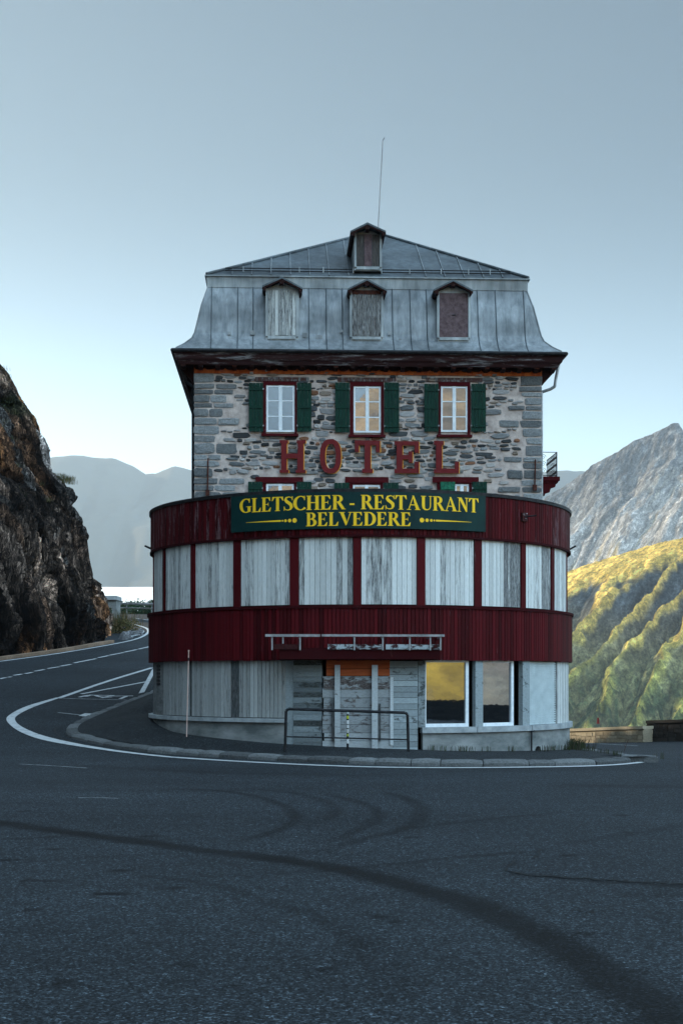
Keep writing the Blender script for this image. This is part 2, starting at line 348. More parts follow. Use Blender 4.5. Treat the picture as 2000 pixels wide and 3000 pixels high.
# ------------------------------------------------------------------ ground height, and where the photo's ground marks lie on it
def gz(x, y):
    x = np.asarray(x, float); y = np.asarray(y, float)
    sp = lambda t, s: s*np.logaddexp(0, t/s)
    yl = np.minimum(y, 112)
    L = sp(.0998*(yl-57.7)+2.0, .18)
    Rr = -sp(.0428*(y-37.66), .12)+.0363*(x-5)*sstep(37, 62, y)
    wgt = sstep(-5, 6, x)
    return L*(1-wgt)+Rr*wgt
def hit(xp, yp, h=0.0):
    dx = (xp-CXP)/F; dz = (HYP-yp)/F; lo = 4.0; t = 4.0
    while t < 140:
        if EZ+t*dz < gz(dx*t, t)+h: break
        t += .25
    a, b = t-.25, t
    for _ in range(25):
        m = (a+b)/2
        if EZ+m*dz < gz(dx*m, m)+h: b = m
        else: a = m
    return np.array((dx*b, b))
def dens(pts, step=.3):
    out = [np.array(pts[0], float)]
    for a, b in zip(pts, pts[1:]):
        a = np.array(a, float); b = np.array(b, float); n = max(1, int(np.linalg.norm(b-a)/step))
        out += [a+(b-a)*(i+1)/n for i in range(n)]
    return np.array(out)
def smooth_path(pts, step=.25, it=2):
    p = [np.array(q, float) for q in pts]
    for _ in range(it):     # Chaikin
        q = [p[0]]
        for a, b in zip(p, p[1:]): q += [a*.75+b*.25, a*.25+b*.75]
        p = q+[p[-1]]
    return dens(p, step)
def normals2(p):
    t = np.gradient(p, axis=0); t /= np.linalg.norm(t, axis=1, keepdims=True)+1e-9
    return np.stack([-t[:, 1], t[:, 0]], 1)

# ------------------------------------------------------------------ road sheet
def z3(*p): return [(a/3.136, 1700+b/3.136) for a, b in p]
def z4(*p): return [(a/1.568, 2200+b/1.568) for a, b in p]
def z5(*p): return [(1000+a/1.568, 2200+b/1.568) for a, b in p]
def seg(a, b, n): return list(np.linspace(a, b, n, endpoint=False))
xs = np.array(seg(-70, -20, 30)+seg(-20, -9, 50)+seg(-9, 8, 240)+seg(8, 30, 60)+[30])
ys = np.array(seg(-30, 7, 25)+seg(7, 40, 430)+seg(40, 70, 90)+seg(70, 126, 90)+[126])
GX, GY = np.meshgrid(xs, ys, indexing='ij')
wear = np.ones_like(GX)
def skid(pix, width, dark, soft=1.0):
    global wear
    p = smooth_path([hit(*q) for q in pix], .12)
    x0, y0 = p.min(0)-1.5; x1, y1 = p.max(0)+1.5
    ix = np.where((xs > x0) & (xs < x1))[0]; iy = np.where((ys > y0) & (ys < y1))[0]
    if len(ix) == 0 or len(iy) == 0: return
    X, Y = np.meshgrid(xs[ix], ys[iy], indexing='ij'); d = np.full(X.shape, 9.); tt = np.zeros(X.shape)
    for k, q in enumerate(p):
        e = np.hypot(X-q[0], Y-q[1]); m = e < d; d[m] = e[m]; tt[m] = k/len(p)
    d = d*(.8+.5*fbm(X*3, Y*3, 3, 9))
    ends = np.clip(np.minimum(tt, 1-tt)*8, 0, 1) if soft else 1
    wear[np.ix_(ix, iy)] *= 1-dark*np.exp(-(d/(width*.5))**5)*ends*(.8+.4*fbm(X*1.5, Y*1.5, 3, 4))
skid(z4((-60, 322), (0, 330), (250, 365), (500, 398), (800, 440), (1000, 465), (1300, 500), (1568, 540))+z5((300, 615), (600, 700), (850, 815), (1050, 925), (1250, 1060), (1400, 1150), (1600, 1280)), .50, .80, 0)
for pts, wd, dk in ((z4((700, 175), (950, 175), (1150, 200), (1280, 240), (1350, 280), (1365, 310), (1320, 350), (1200, 390), (1000, 440)), .35, .45),
                    (z4((1100, 170), (1350, 190), (1500, 230), (1550, 270), (1520, 310), (1400, 340)), .35, .36),
                    (z5((-100, 190), (50, 225), (150, 260), (185, 300), (110, 350), (0, 400), (-150, 430)), .35, .42),
                    (z5((150, 180), (300, 215), (375, 260), (360, 310), (280, 370), (100, 400), (0, 440), (-200, 480)), .4, .42),
                    (z4((600, 570), (850, 590), (1050, 630), (1200, 680), (1400, 740), (1568, 830))+z5((100, 905),), .3, .38),
                    (z4((0, 520), (400, 490), (800, 470)), .3, .28), (z5((-100, 545), (150, 530), (500, 490), (850, 465)), .3, .38),
                    (z5((200, 365), (700, 310), (1000, 285)), .4, .3), (z5((950, 430), (1250, 400), (1600, 335)), .4, .3),
                    (z5((980, 157), (1200, 163), (1600, 165)), 1.3, .30), (z5((750, 560), (1000, 585), (1300, 605), (1600, 625)), .35, .5),
                    (z5((60, 850), (200, 1000), (260, 1150)), .5, .2), (z5((1270, 660), (1400, 665), (1600, 655)), .4, .25),
                    (z4((0, 405), (150, 403), (260, 393)), .2, .45), (z4((900, 575), (1200, 570), (1500, 550)), .3, .22),
                    (z4((0, 170), (500, 180), (900, 185), (1500, 170)), 1.2, .16), (z4((300, 60), (900, 100), (1568, 110)), .9, .2)):
    skid(pts, wd*.72, min(dk*1.25, .7))
for (x, y), l in zip(z4((245, 452), (210, 598), (790, 630), (545, 550), (130, 730), (680, 392), (120, 595), (30, 502), (110, 277), (500, 657), (840, 985), (1460, 1005), (260, 1060))
                     + z5((310, 397), (1280, 296), (235, 785), (150, 765), (1310, 375), (1350, 1014), (1100, 840), (1030, 480)),
                     (16, 26, 28, 26, 18, 30, 16, 34, 14, 50, 12, 12, 14, 14, 14, 12, 10, 8, 12, 16, 20)):
    skid([(x-l, y+1), (x, y), (x+l, y-1)], .2, .85)
lane = 1-.13*np.exp(-((GY-31.5-.02*GX**2)/1.3)**2)-.10*np.exp(-((GY-27-.01*GX**2)/.8)**2)+.10*(fbm(GX*.25, GY*1.4, 4, 3)-.5)*2
wear *= lane
acol = np.stack([wear]*3, -1)
WALLPTS = [(6, 87), (11.7, 70), (13.9, 63.4), (17.5, 52), (25, 34), (27, 18), (22, 2), (10, -8), (-12, -14), (-40, -16)]
def wall_x(y):
    yy = np.array([-30, -16, -8, 2, 18, 34, 52, 63.4, 70, 87, 130]); xx = np.array([10, 12, 15, 22.3, 27.3, 25.3, 17.8, 14.2, 12, 6.3, 3])
    return np.interp(y, yy, xx)
P = np.stack([GX, GY, gz(GX, GY)], -1)
xc = (GX[:-1, :-1]+GX[1:, 1:])/2; yc = (GY[:-1, :-1]+GY[1:, 1:])/2
mask = (xc < wall_x(yc)) & (yc < 104+.12*(xc+13)) & (yc > -14)
tag(grid_obj('road', P, 'asphalt', acol, mask=mask), kind='structure')

# ------------------------------------------------------------------ painted lines (sheets lying on the road)
def strip(name, A, B, mat, h=.012):
    """between two pixel polylines"""
    a = smooth_path([hit(*q) for q in A], .3); b = smooth_path([hit(*q) for q in B], .3)
    n = max(len(a), len(b))
    ra = np.stack([np.interp(np.linspace(0, 1, n), np.linspace(0, 1, len(a)), a[:, k]) for k in (0, 1)], 1)
    rb = np.stack([np.interp(np.linspace(0, 1, n), np.linspace(0, 1, len(b)), b[:, k]) for k in (0, 1)], 1)
    m = MB()
    vs = [(p[0], p[1], float(gz(p[0], p[1]))+h) for p in ra]+[(p[0], p[1], float(gz(p[0], p[1]))+h) for p in rb]
    m.add(vs, [(i, i+1, n+i+1, n+i) for i in range(n-1)]); return m.build(name, mat, fix=False)
def line(name, pts, wd, mat, h=.012, pix=True, jit=0.0, wfun=None):
    p = smooth_path([hit(*q) for q in pts] if pix else pts, .25); nn = normals2(p); m = MB(); vs = []
    for sg in (-1, 1):
        for i, q in enumerate(p):
            ww = wd*(wfun(i/(len(p)-1)) if wfun else 1)/2
            r = q+nn[i]*sg*(ww+R.uniform(-jit, jit)); vs.append((r[0], r[1], float(gz(r[0], r[1]))+h))
    n = len(p); m.add(vs, [(i, i+1, n+i+1, n+i) for i in range(n-1)]); return m.build(name, mat, fix=False)
def st(o): return tag(o, kind='structure')
st(strip('road_marking', z3((1568, 1633), (1200, 1595), (800, 1540), (400, 1475), (200, 1405), (100, 1340), (52, 1280), (85, 1240), (180, 1185), (300, 1140), (520, 1080)),
         z3((1568, 1622), (1200, 1582), (800, 1520), (420, 1440), (250, 1375), (165, 1325), (135, 1280), (150, 1250), (225, 1205), (330, 1158), (540, 1087)), 'line'))
st(strip('road_marking', [(500, 2220.5), (732, 2235), (1050, 2249.5), (1300, 2252), (1560, 2250), (1750, 2246.5), (1850, 2240), (1905, 2232), (1913, 2227), (1900, 2221), (1872, 2217)],
         [(500, 2217.5), (732, 2232.5), (1050, 2247), (1300, 2249.5), (1560, 2247.5), (1750, 2243.5), (1830, 2238), (1870, 2233), (1880, 2229), (1872, 2225), (1862, 2221)], 'line'))
st(line('road_marking', z3((540, 1086), (700, 1030), (1000, 925), (1400, 805)), .2, 'line'))
for a, b, wd in (((750, 1047), (1345, 934), .16), ((545, 1087), (1175, 1103), .09), ((535, 1218), (740, 1240), .10)):
    st(line('road_marking', z3(a, b), wd, 'faintline' if wd < .12 else 'line'))
st(strip('road_marking', z3((1275, 1042), (1340, 930), (1400, 820)), z3((1328, 1030), (1385, 920), (1440, 815)), 'line'))
for pts in (((730, 1078), (800, 1060), (880, 1058), (900, 1072), (960, 1078)), ((790, 1072), (840, 1056)), ((880, 1060), (1050, 1062)), ((935, 1085), (1010, 1066), (1050, 1062)),
            ((960, 1080), (1030, 1076)), ((1000, 1068), (1225, 1066)), ((1105, 1094), (1165, 1068)), ((740, 1250), (800, 1226)), ((770, 1254), (825, 1232)), ((755, 1240), (835, 1243)), ((790, 1228), (850, 1232))):
    st(line('road_marking', z3(*pts), .13, 'line', h=.016))
for a, b in (((0, 907), (60, 896)), ((75, 893), (110, 888)), ((130, 876), (205, 864)), ((235, 860), (300, 848)), ((320, 838), (410, 822)), ((440, 813), (545, 797)), ((555, 792), (655, 774)),
             ((680, 762), (885, 722)), ((905, 713), (1000, 694)), ((1010, 690), (1135, 666)), ((1145, 662), (1260, 638)), ((1275, 634), (1400, 606)), ((1230, 350), (1285, 357)), ((1315, 361), (1370, 367))):
    st(line('road_marking', z3(a, b), .15, 'line'))
st(line('road_marking', z3((-60, 757), (0, 747), (320, 706), (650, 657), (1050, 588), (1250, 545), (1330, 510), (1366, 480), (1368, 462), (1350, 443), (1300, 424), (1220, 402)), .17, 'line'))
st(line('road_marking', [(1711, 2194), (1745, 2197)], .15, 'line')); st(line('road_marking', [(1700, 2177.5), (1753, 2180), (1866, 2186)], .12, 'faintline'))
st(line('road_marking', z4((360, 218), (450, 217), (545, 221)), .05, 'faintline')); st(line('road_marking', z4((90, 62), (240, 70), (400, 81)), .07, 'faintline'))
tf = lambda t: .35+.65*t
def jag(a, b, n, amp):
    a = np.array(a, float); b = np.array(b, float)
    return [tuple(a+(b-a)*i/n+(0, R.uniform(-amp, amp) if 0 < i < n else 0)) for i in range(n+1)]
st(line('road_crack', z5(*jag((750, 553), (900, 576), 5, 3), *jag((905, 576), (1200, 592), 8, 4), *jag((1210, 593), (1640, 618), 9, 5)), .045, 'crack', .006, jit=.02))
st(line('road_crack', z5((750, 553), (770, 530), (797, 503)), .025, 'crack', .006, jit=.006))
st(line('road_crack', z5((883, 494), (893, 484), (903, 484), (905, 465), (918, 450)), .03, 'crack', .006, jit=.01))
st(line('road_crack', z5((1075, 733), (1110, 745), (1160, 738), (1225, 740)), .02, 'crack', .006, jit=.008))
st(line('road_crack', z3((780, 1500), (700, 1500), (600, 1465), (520, 1410), (500, 1370), (540, 1345), (600, 1335)), .05, 'crack', .006, jit=.008))

# ------------------------------------------------------------------ kerb island with its pavement
KC = np.array((.54, 42.0))
kp = [hit(x, y, .14) for x, y in ((440, 2024), (411, 2033), (351, 2056), (287, 2081), (236, 2103), (204, 2118), (191, 2134), (198, 2147))]
kp += [hit(x, y) for x, y in ((236, 2170), (319, 2190), (500, 2211), (765, 2227), (1050, 2241), (1300, 2245), (1560, 2246), (1751, 2242), (1840, 2236), (1878, 2229))]
kp += [hit(x, y, .14) for x, y in ((1884, 2219), (1860, 2209), (1812, 2203), (1762, 2199))]
kp = [np.array((-6.4, 60.))]+kp+[np.array((7.3, 60.))]
KP = smooth_path(kp, .12, 3); KN = normals2(KP)
sgn = np.sign(((KC-KP[len(KP)//2])*KN[len(KP)//2]).sum()); KN *= sgn      # towards the island
def basez(th): return float(np.interp(math.degrees(th), [-140, -95, -80, -57, -22, 0, 25, 85, 95, 140], [2.0, .93, .85, .535, .33, .24, .13, -.04, -.1, -.6]))
# kerb stones
m = MB(); i = 0; lens = np.r_[0, np.cumsum(np.linalg.norm(np.diff(KP, axis=0), axis=1))]; pos = 0
while pos < lens[-1]-.5:
    L = R.uniform(.6, 1.15); a, b = pos+.012, min(pos+L-.012, lens[-1]); pos += L; k = 5
    c = R.uniform(.09, .18); colr = (c*.98, c*1.04, c*1.05); dz = R.uniform(-.012, .012); dw = R.uniform(-.02, .02)
    ss = np.linspace(a, b, k); px = np.stack([np.interp(ss, lens, KP[:, q]) for q in (0, 1)], 1); pn = np.stack([np.interp(ss, lens, KN[:, q]) for q in (0, 1)], 1)
    vs = []
    for off, h in ((0+dw, -.15), (.0+dw, .075), (.045+dw, .125+dz), (.30, .15+dz), (.36, .12), (.36, -.15)):
        for t in range(k):
            e = .025 if t in (0, k-1) else 0; q = px[t]+pn[t]*(off+R.uniform(-.008, .008)+(e if off < .1 else 0))
            vs.append((q[0], q[1], float(gz(px[t][0], px[t][1]))+h-(e*.7 if h > 0 else 0)+R.uniform(-.006, .006)))
    fs = [(r*k+t, r*k+t+1, (r+1)*k+t+1, (r+1)*k+t) for r in range(5) for t in range(k-1)]+[tuple(r*k for r in range(6)), tuple(r*k+k-1 for r in range(6))]
    m.add(vs, fs, colr)
st(m.build('kerb', 'granite', att='acol'))
inner = (KP+KN*.34)[::3]
NR = 14; PP = np.zeros((len(inner), NR+1, 3))
for i, q in enumerate(inner):
    d = q-KC; th = atan2(d[0], -d[1]); c0 = KC+np.array((sin(th), -cos(th)))*min(5.8, np.linalg.norm(d)*.8)
    za = basez(th); zb = float(gz(q[0], q[1]))+.135
    for j in range(NR+1):
        t = j/NR; p = q*(1-t)+c0*t; PP[i, j] = (*p, zb+(za-zb)*sstep(0, .75, t)+.012*(vn(p[0]*1.3, p[1]*1.3, 5)-.5)*(0 < t < 1))
st(grid_obj('pavement', PP, 'pavement'))
def pz(x, y):
    d = np.linalg.norm(PP[:, :, :2].reshape(-1, 2)-(x, y), axis=1); return float(PP.reshape(-1, 3)[d.argmin(), 2])

# ------------------------------------------------------------------ the hotel
YAW = RAD(2.5); OX, OY = .8, 42.0; cy_, sy_ = cos(YAW), sin(YAW)
RC = (-.26, 0.0)                      # drum centre, hotel coordinates (u right, v away, z up)
def ray(xp, yp): return (xp-CXP)/F, 1.0, (HYP-yp)/F
def flat(xp, yp, v=0.0):
    dx, dy, dz = ray(xp, yp); t = (v-OX*sy_+OY*cy_)/(-sy_*dx+cy_*dy)
    return ((t*dx-OX)*cy_+(t*dy-OY)*sy_, EZ+t*dz)
def cyl(xp, yp, r):
    dx, dy, dz = ray(xp, yp)
    cxw = OX+RC[0]*cy_-RC[1]*sy_; cyw = OY+RC[0]*sy_+RC[1]*cy_
    A = dx*dx+dy*dy; B = -2*(dx*cxw+dy*cyw); C_ = cxw**2+cyw**2-r*r; D = B*B-4*A*C_
    t = (-B-sqrt(max(D, 0)))/(2*A); wx, wy = t*dx-cxw, t*dy-cyw
    u, v = wx*cy_+wy*sy_, -wx*sy_+wy*cy_
    return atan2(u, -v), EZ+t*dz
def cp(th, r, z): return (RC[0]+r*sin(th), RC[1]-r*cos(th), z)
hotel = tag(empty('hotel_building', (OX, OY, 0), YAW), 'closed stone mountain hotel with grey mansard roof and round red timber restaurant front', 'hotel')
HW = 5.08; DEP = 13.0; ZT = 11.2
def chord(m, ta, tb, r, s0, s1, z0, z1, d0, d1, col=None):
    """box on the chord ta..tb of the drum; s fractions along it, d depth inward from it"""
    a = Vector(cp(ta, r, 0)); b = Vector(cp(tb, r, 0)); e = (b-a); n = Vector((e.y, -e.x, 0)).normalized()
    if n.dot(a-Vector((RC[0], RC[1], 0))) < 0: n = -n
    p = [a+e*s0-n*d0, a+e*s1-n*d0, a+e*s1-n*d1, a+e*s0-n*d1]
    return m.hexa([(q.x, q.y, z0) for q in p]+[(q.x, q.y, z1) for q in p], col)
def arc(m, ta, tb, r0, r1, z0, z1, n=48, col=None, cham=0.0):
    vs = []
    for i in range(n+1):
        t = ta+(tb-ta)*i/n; vs += [cp(t, r0, z0), cp(t, r1, z0), cp(t, r1, z1-cham), cp(t, r0, z1)]
    fs = [(4*i+a, 4*i+4+a, 4*i+4+b, 4*i+b) for i in range(n) for a, b in ((0, 1), (1, 2), (2, 3), (3, 0))]
    return m.add(vs, fs+[(0, 1, 2, 3), (4*n+3, 4*n+2, 4*n+1, 4*n)], col)

# -- main stone body
m = MB(); m.box(-HW, HW, 0, DEP, -.8, ZT); m.build('wall', simple('mortar', (.32, .265, .24), (.60, .52, .475), 3.5, rough=.95, bs=.8, bscale=30, bd=.02), hotel)
wins = []   # rectangles kept free of stones (u0,u1,z0,z1)
UPW = [dict(fr=(771, 869, 1119, 1272), wh=(780, 863, 1130, 1266), sl=(729, 771.5), sr=(870, 912), sy=(1124, 1266)),
       dict(fr=(1025, 1123, 1120, 1275), wh=(1035, 1115, 1133, 1268), sl=(981, 1023), sr=(1124.5, 1168), sy=(1123, 1268)),
       dict(fr=(1283, 1376, 1121, 1275), wh=(1290, 1368, 1133, 1266), sl=(1241, 1283), sr=(1378, 1421), sy=(1127, 1266))]
LOW = [dict(fr=(770, 868, 1404, 1560), wh=(780, 861, 1418, 1560), sl=(727, 769), sr=(869, 912), sy=(1413, 1560), hd=(749, 888)),
       dict(fr=(1023, 1121, 1402, 1560), wh=(1033, 1113, 1421, 1560), sl=(978, 1022), sr=(1122, 1166), sy=(1416, 1560), hd=(1010, 1137)),
       dict(fr=(1279, 1380, 1402, 1560), wh=(1331, 1372, 1419, 1560), sl=(1288, 1331), sr=(1381, 1424), sy=(1413, 1560), hd=(1265, 1400))]
for wv in UPW+LOW:
    a = flat(wv['fr'][0], wv['fr'][3]); b = flat(wv['fr'][1], wv['fr'][2]); wins.append((a[0]-.03, b[0]+.03, a[1]-.02, b[1]+.14))
    a = flat(wv['sl'][0], wv['sy'][1]); b = flat(wv['sr'][1], wv['sy'][0])
def window(wv, low=False):
    f0 = flat(wv['fr'][0], wv['fr'][3]); f1 = flat(wv['fr'][1], wv['fr'][2])
    w0 = flat(wv['wh'][0], wv['wh'][3]); w1 = flat(wv['wh'][1], wv['wh'][2])
    m = MB(); m.col = (.1, 1, 0)
    m.box(f0[0], w0[0], -.07, .02, f0[1], f1[1]); m.box(w1[0], f1[0], -.07, .02, f0[1], f1[1])
    m.box(w0[0], w1[0], -.068, .02, w1[1], f1[1]); m.box(f0[0]-.05, f1[0]+.05, -.15, .0, f0[1]-.07, f0[1])
    win = m.build('window', 'darkred', hotel)
    if low:
        h0 = flat(wv['hd'][0], 1415); h1 = flat(wv['hd'][1], 1399); m = MB(); m.box(h0[0], h1[0], -.10, -.072, h0[1], h1[1]); m.col = (.2, 1, 0); m.build('lintel', 'darkred', win)
    else:
        m = MB(); m.col = (.3, .7, 0); m.box(f0[0]-.36, f1[0]+.36, -.035, .0, f1[1]+.01, f1[1]+.13); m.box(f0[0]-.02, f1[0]+.02, -.085, -.036, f1[1]+.005, f1[1]+.06)
        m.build('lintel', 'brownwood', win)
    m = MB(); x0, x1, zb, zt = w0[0], w1[0], w0[1], w1[1]; t = .055
    y0, y1 = -.045, -.02
    m.box(x0, x0+t, y0, y1, zb, zt); m.box(x1-t, x1, y0, y1, zb, zt); xm = (x0+x1)/2; m.box(xm-.05, xm+.05, y0-.01, y1, zb, zt)
    m.box(x0+t, x1-t, y0+.001, y1, zt-t, zt-.001); m.box(x0+t, x1-t, y0+.001, y1, zb+.001, zb+t)
    for k in (1, 2): zz = zb+(zt-zb)*k/3; m.box(x0+t, xm-.05, y0+.003, y1, zz-.016, zz+.016); m.box(xm+.05, x1-t, y0+.003, y1, zz-.016, zz+.016)
    m.build('frame', 'whiteframe', win)
    m = MB()
    for k in range(3):
        za, zc = zb+(zt-zb)*k/3, zb+(zt-zb)*(k+1)/3
        for a, b in ((x0+t*.6, xm-.02), (xm+.02, x1-t*.6)):
            e = R.uniform(-.002, .002); g = R.uniform(-.002, .002)
            m.add([(a, -.026+e, za), (b, -.026-e, za), (b, -.026-e+g, zc), (a, -.026+e+g, zc)], [(0, 1, 2, 3)])
    m.build('pane', 'glass', win)
def shutter(xa, xb, ya, yb, tilt=0.0, light=False):
    a = flat(xa, yb); b = flat(xb, ya); m = MB(); n = 4; wdt = (b[0]-a[0])/n
    for k in range(n): m.box(a[0]+k*wdt+.003, a[0]+(k+1)*wdt-.003, -.115, -.085, a[1], b[1])
    H = b[1]-a[1]
    for fz in ((.12, .5, .87) if H < 1.7 else (.92,)): m.box(a[0]+.02, b[0]-.02, -.14, -.1151, a[1]+H*fz-.035, a[1]+H*fz+.035)
    o = m.build('shutter', MT['green'] if not light else simple('faded_green', (.004, .05, .03), (.02, .16, .09), 9, rough=.6), hotel)
    m = MB()
    for fz in (.12, .87):
        m = MB(); m.box(a[0]-.015 if tilt < 0 else b[0]-.015, a[0]+.015 if tilt < 0 else b[0]+.015, -.155, -.141, a[1]+H*fz-.02, a[1]+H*fz+.02); m.build('hinge', 'galv', o)
for k, wv in enumerate(UPW):
    window(wv)
    shutter(*wv['sl'], *wv['sy'], 1); shutter(*wv['sr'], *wv['sy'], -1)
for k, wv in enumerate(LOW):
    window(wv, True); shutter(*wv['sl'], *wv['sy'], 1, light=(k == 2)); shutter(*wv['sr'], *wv['sy'], -1)
# rubble stones bedded in the mortar, and the granite quoins
def free(u0, u1, za, zb):
    return not any(u1 > a and u0 < b and zb > c and za < d for a, b, c, d in wins)
m = MB(); z = 6.0
palette = [(.13, .14, .145), (.055, .06, .063), (.19, .20, .205), (.27, .27, .27), (.035, .038, .04), (.20, .165, .135), (.33, .32, .31), (.07, .075, .08), (.24, .24, .24)]
def lump(m, u0, u1, z0, z1, colr, proud, y0=.0, n=10, irr=.12, e=.62):
    cu, cz = (u0+u1)/2, (z0+z1)/2; a, b = (u1-u0)/2, (z1-z0)/2; rot = R.uniform(-.10, .10) if n < 15 else R.uniform(-.03, .03)
    ring = []
    for k in range(n):
        t = 2*pi*(k+R.uniform(-.25, .25))/n if n < 15 else 2*pi*(k+R.uniform(.35, .65))/n
        x = abs(cos(t))**e*(1 if cos(t) > 0 else -1)*a; y = abs(sin(t))**e*(1 if sin(t) > 0 else -1)*b
        x *= 1+R.uniform(-irr, irr*.4); y *= 1+R.uniform(-irr, irr*.4); ring.append((cu+x*cos(rot)-y*sin(rot), cz+x*sin(rot)+y*cos(rot)))
    vs = [(x, y0+.02, zz) for x, zz in ring]+[(cu+(x-cu)*.96, y0-proud*.7, cz+(zz-cz)*.93) for x, zz in ring]+[(cu+(x-cu)*.70, y0-proud*R.uniform(.8, 1.2), cz+(zz-cz)*.66) for x, zz in ring]
    fs = [(r*n+k, r*n+(k+1) % n, (r+1)*n+(k+1) % n, (r+1)*n+k) for r in (0, 1) for k in range(n)]+[tuple(2*n+k for k in range(n))]
    m.add(vs, fs, colr)
qz = 6.0; q_l = []; q_r = []; mq = MB()
while qz < 10.85:
    h = R.uniform(.15, .36)
    for side in (-1, 1):
        n = R.choice((1, 2, 2)) if side < 0 else R.choice((1, 1, 2)); tot = R.uniform(.45, .68)*n if side < 0 else R.uniform(.42, .62)*n
        tot = max(tot, .5)
        pos = 0
        for k in range(n):
            L = tot/n*R.uniform(.8, 1.2)
            u0, u1 = pos, pos+L-.012; pos += L
            if side < 0: a, b = -HW+u0-(.03 if k == 0 else 0), -HW+u1
            else: a, b = HW-u1, HW-u0+(.03 if k == 0 else 0)
            c = R.uniform(.14, .34); lump(mq, a, b, qz+.008, qz+h-.008, (c*.92, c*.98, c*1.0), R.uniform(.02, .05), n=18, irr=.10, e=R.uniform(.2, .42))
            if k == 0: mq.box(a+.01 if side < 0 else HW-.2, -HW+.2 if side < 0 else b-.01, .021, R.uniform(.3, .7), qz+.03, qz+h-.02, (c*.86, c*.98, c*1.04))
        (q_l if side < 0 else q_r).append((qz, qz+h, pos))
    qz += h
def qext(lst, za, zb): return max([p for a, b, p in lst if b > za and a < zb] or [0])
while z < 10.9:
    h = R.choice((.06, .08, .10, .12, .14, .17, .10, .12))*R.uniform(.85, 1.15); u = -HW+R.uniform(0, .2)
    while u < HW-.05:
        Ls = h*R.uniform(1.3, 4.2); Ls = min(max(Ls, .10), .62)
        zz = z+.05*math.sin(u*1.7)+.03*math.sin(u*4+z*3)+R.uniform(-.02, .02)
        if u > -HW+qext(q_l, zz, zz+h)-.02 and u+Ls < HW-qext(q_r, zz, zz+h)+.02 and free(u, u+Ls, zz, zz+h) and R.random() < .98:
            c = R.choice(palette); g = R.uniform(.75, 1.2)
            if R.random() < .05: c = (.20, .10, .06)
            lump(m, u, u+Ls, zz, zz+h, tuple(q*g for q in c), R.uniform(.02, .055), n=9, irr=.20, e=R.uniform(.40, .85))
        u += Ls+R.uniform(.0, .035)
    z += h+R.uniform(.0, .02)
m.build('rubble_stones', 'stone', hotel, att='acol'); mq.build('quoin_stones', 'granite', hotel, att='acol')
# wall ties
for x, y0, y1 in ((610, 1342, 1440), (1567, 1346, 1425)):
    a = flat(x, y1, -.07); b = flat(x, y0, -.07); m = MB(); m.tube((a[0]-.02, -.08, a[1]), (b[0], -.08, b[1]), .022, 6); m.box(a[0]-.07, a[0]+.04, -.1, -.03, a[1]-.12, a[1]+.05); m.build('wall_tie', 'rust', hotel)
# orange board, scalloped valance, cornice
m = MB(); ob = flat(574, 1094)[1]; m.box(-HW-.01, HW+.01, -.05, -.0, ob, ob+.24); m.build('frieze_board', 'orange', hotel)
m = MB(); n = 34
for k in range(n):
    a = -HW+.0+(2*HW)*k/n; b = a+2*HW/n; pts = [(a, -.09, ob+.26)]+[(a+(b-a)*(.5-.5*cos(pi*j/6)), -.09, ob+.16-.055*sin(pi*j/6)-R.uniform(0, .02)) for j in range(7)]+[(b, -.09, ob+.26)]
    m.prism(pts, (0, .02, 0), (.1, 1, 0))
m.build('scalloped_valance', 'cornice', hotel)
zs = ob+.22
def ringloft(prof, name, mat, close=False, col=(0, 1, 0), smooth=False):
    """prof: (inset, z); rectangle rings round the building"""
    m = MB(); m.col = col; vs = []
    for d, z in prof: vs += [(-HW+d, d, z), (HW-d, d, z), (HW-d, DEP-d, z), (-HW+d, DEP-d, z)]
    fs = [(4*i+k, 4*i+(k+1) % 4, 4*i+4+(k+1) % 4, 4*i+4+k) for i in range(len(prof)-1) for k in range(4)]
    m.add(vs, fs); return m.build(name, mat, hotel)
zg = flat(1080, 1031, -.60)[1]
ringloft([(-.02, zs+.03), (-.34, zs+.0), (-.38, zs-.06), (-.42, zs-.04)], 'soffit', 'cornice')
ringloft([(-.42, zs-.04), (-.46, zs+.04), (-.52, zs+.10), (-.55, zg-.10), (-.60, zg-.04)], 'fascia', 'peelcornice', col=(.35, 1, 0))
for k in range(23):
    m = MB(); u = -HW-.3+(2*HW+.6)*k/22; m.hexa([(u-.06, -.40, zs-.09), (u+.06, -.40, zs-.09), (u+.06, -.051, zs-.14), (u-.06, -.051, zs-.14), (u-.06, -.40, zs-.001), (u+.06, -.40, zs-.001), (u+.06, -.051, zs+.02), (u-.06, -.051, zs+.02)], (.45, 1, 0)); m.build('cornice_bracket', 'cornice', hotel)
for sx in (-1, 1):
    for k in range(8):
        m = MB(); v = .2+k*1.5; a, b = sx*HW, sx*(HW+.38); m.prism([(a, v, zs), (b, v, zs-.01), (b, v, zs-.09), (a, v, zs-.5)], (0, .16, 0), (.3, 1, 0)); m.build('cornice_bracket', 'cornice', hotel)
# gutter and downpipes
m = MB(); m.path([(-HW-.60, -.62, zg), (HW+.62, -.62, zg)], .055, 8); m.path([(-HW-.60, -.62, zg), (-HW-.60, DEP, zg)], .055); m.path([(HW+.62, -.62, zg), (HW+.62, DEP, zg)], .055)
m.build('gutter', 'darkmetal', hotel)
for sx, mt, pts in ((-1, 'darkmetal', ((540, 1095), (545, 1118), (560, 1130), (573, 1140))), (1, 'galv', ((1627, 1109), (1624, 1132), (1612, 1140), (1588, 1148)))):
    m = MB(); q = [flat(x, y, .3) for x, y in pts]; m.path([(u, .3, z) for u, z in q], .045, 8); m.tube((q[0][0], .3, q[0][1]), (sx*(HW+.6), .3, zg), .045)
    m.tube((sx*(HW+.06), .3, q[-1][1]), (sx*(HW+.06), .3, 6), .045)
    m.build('downpipe', mt, hotel)
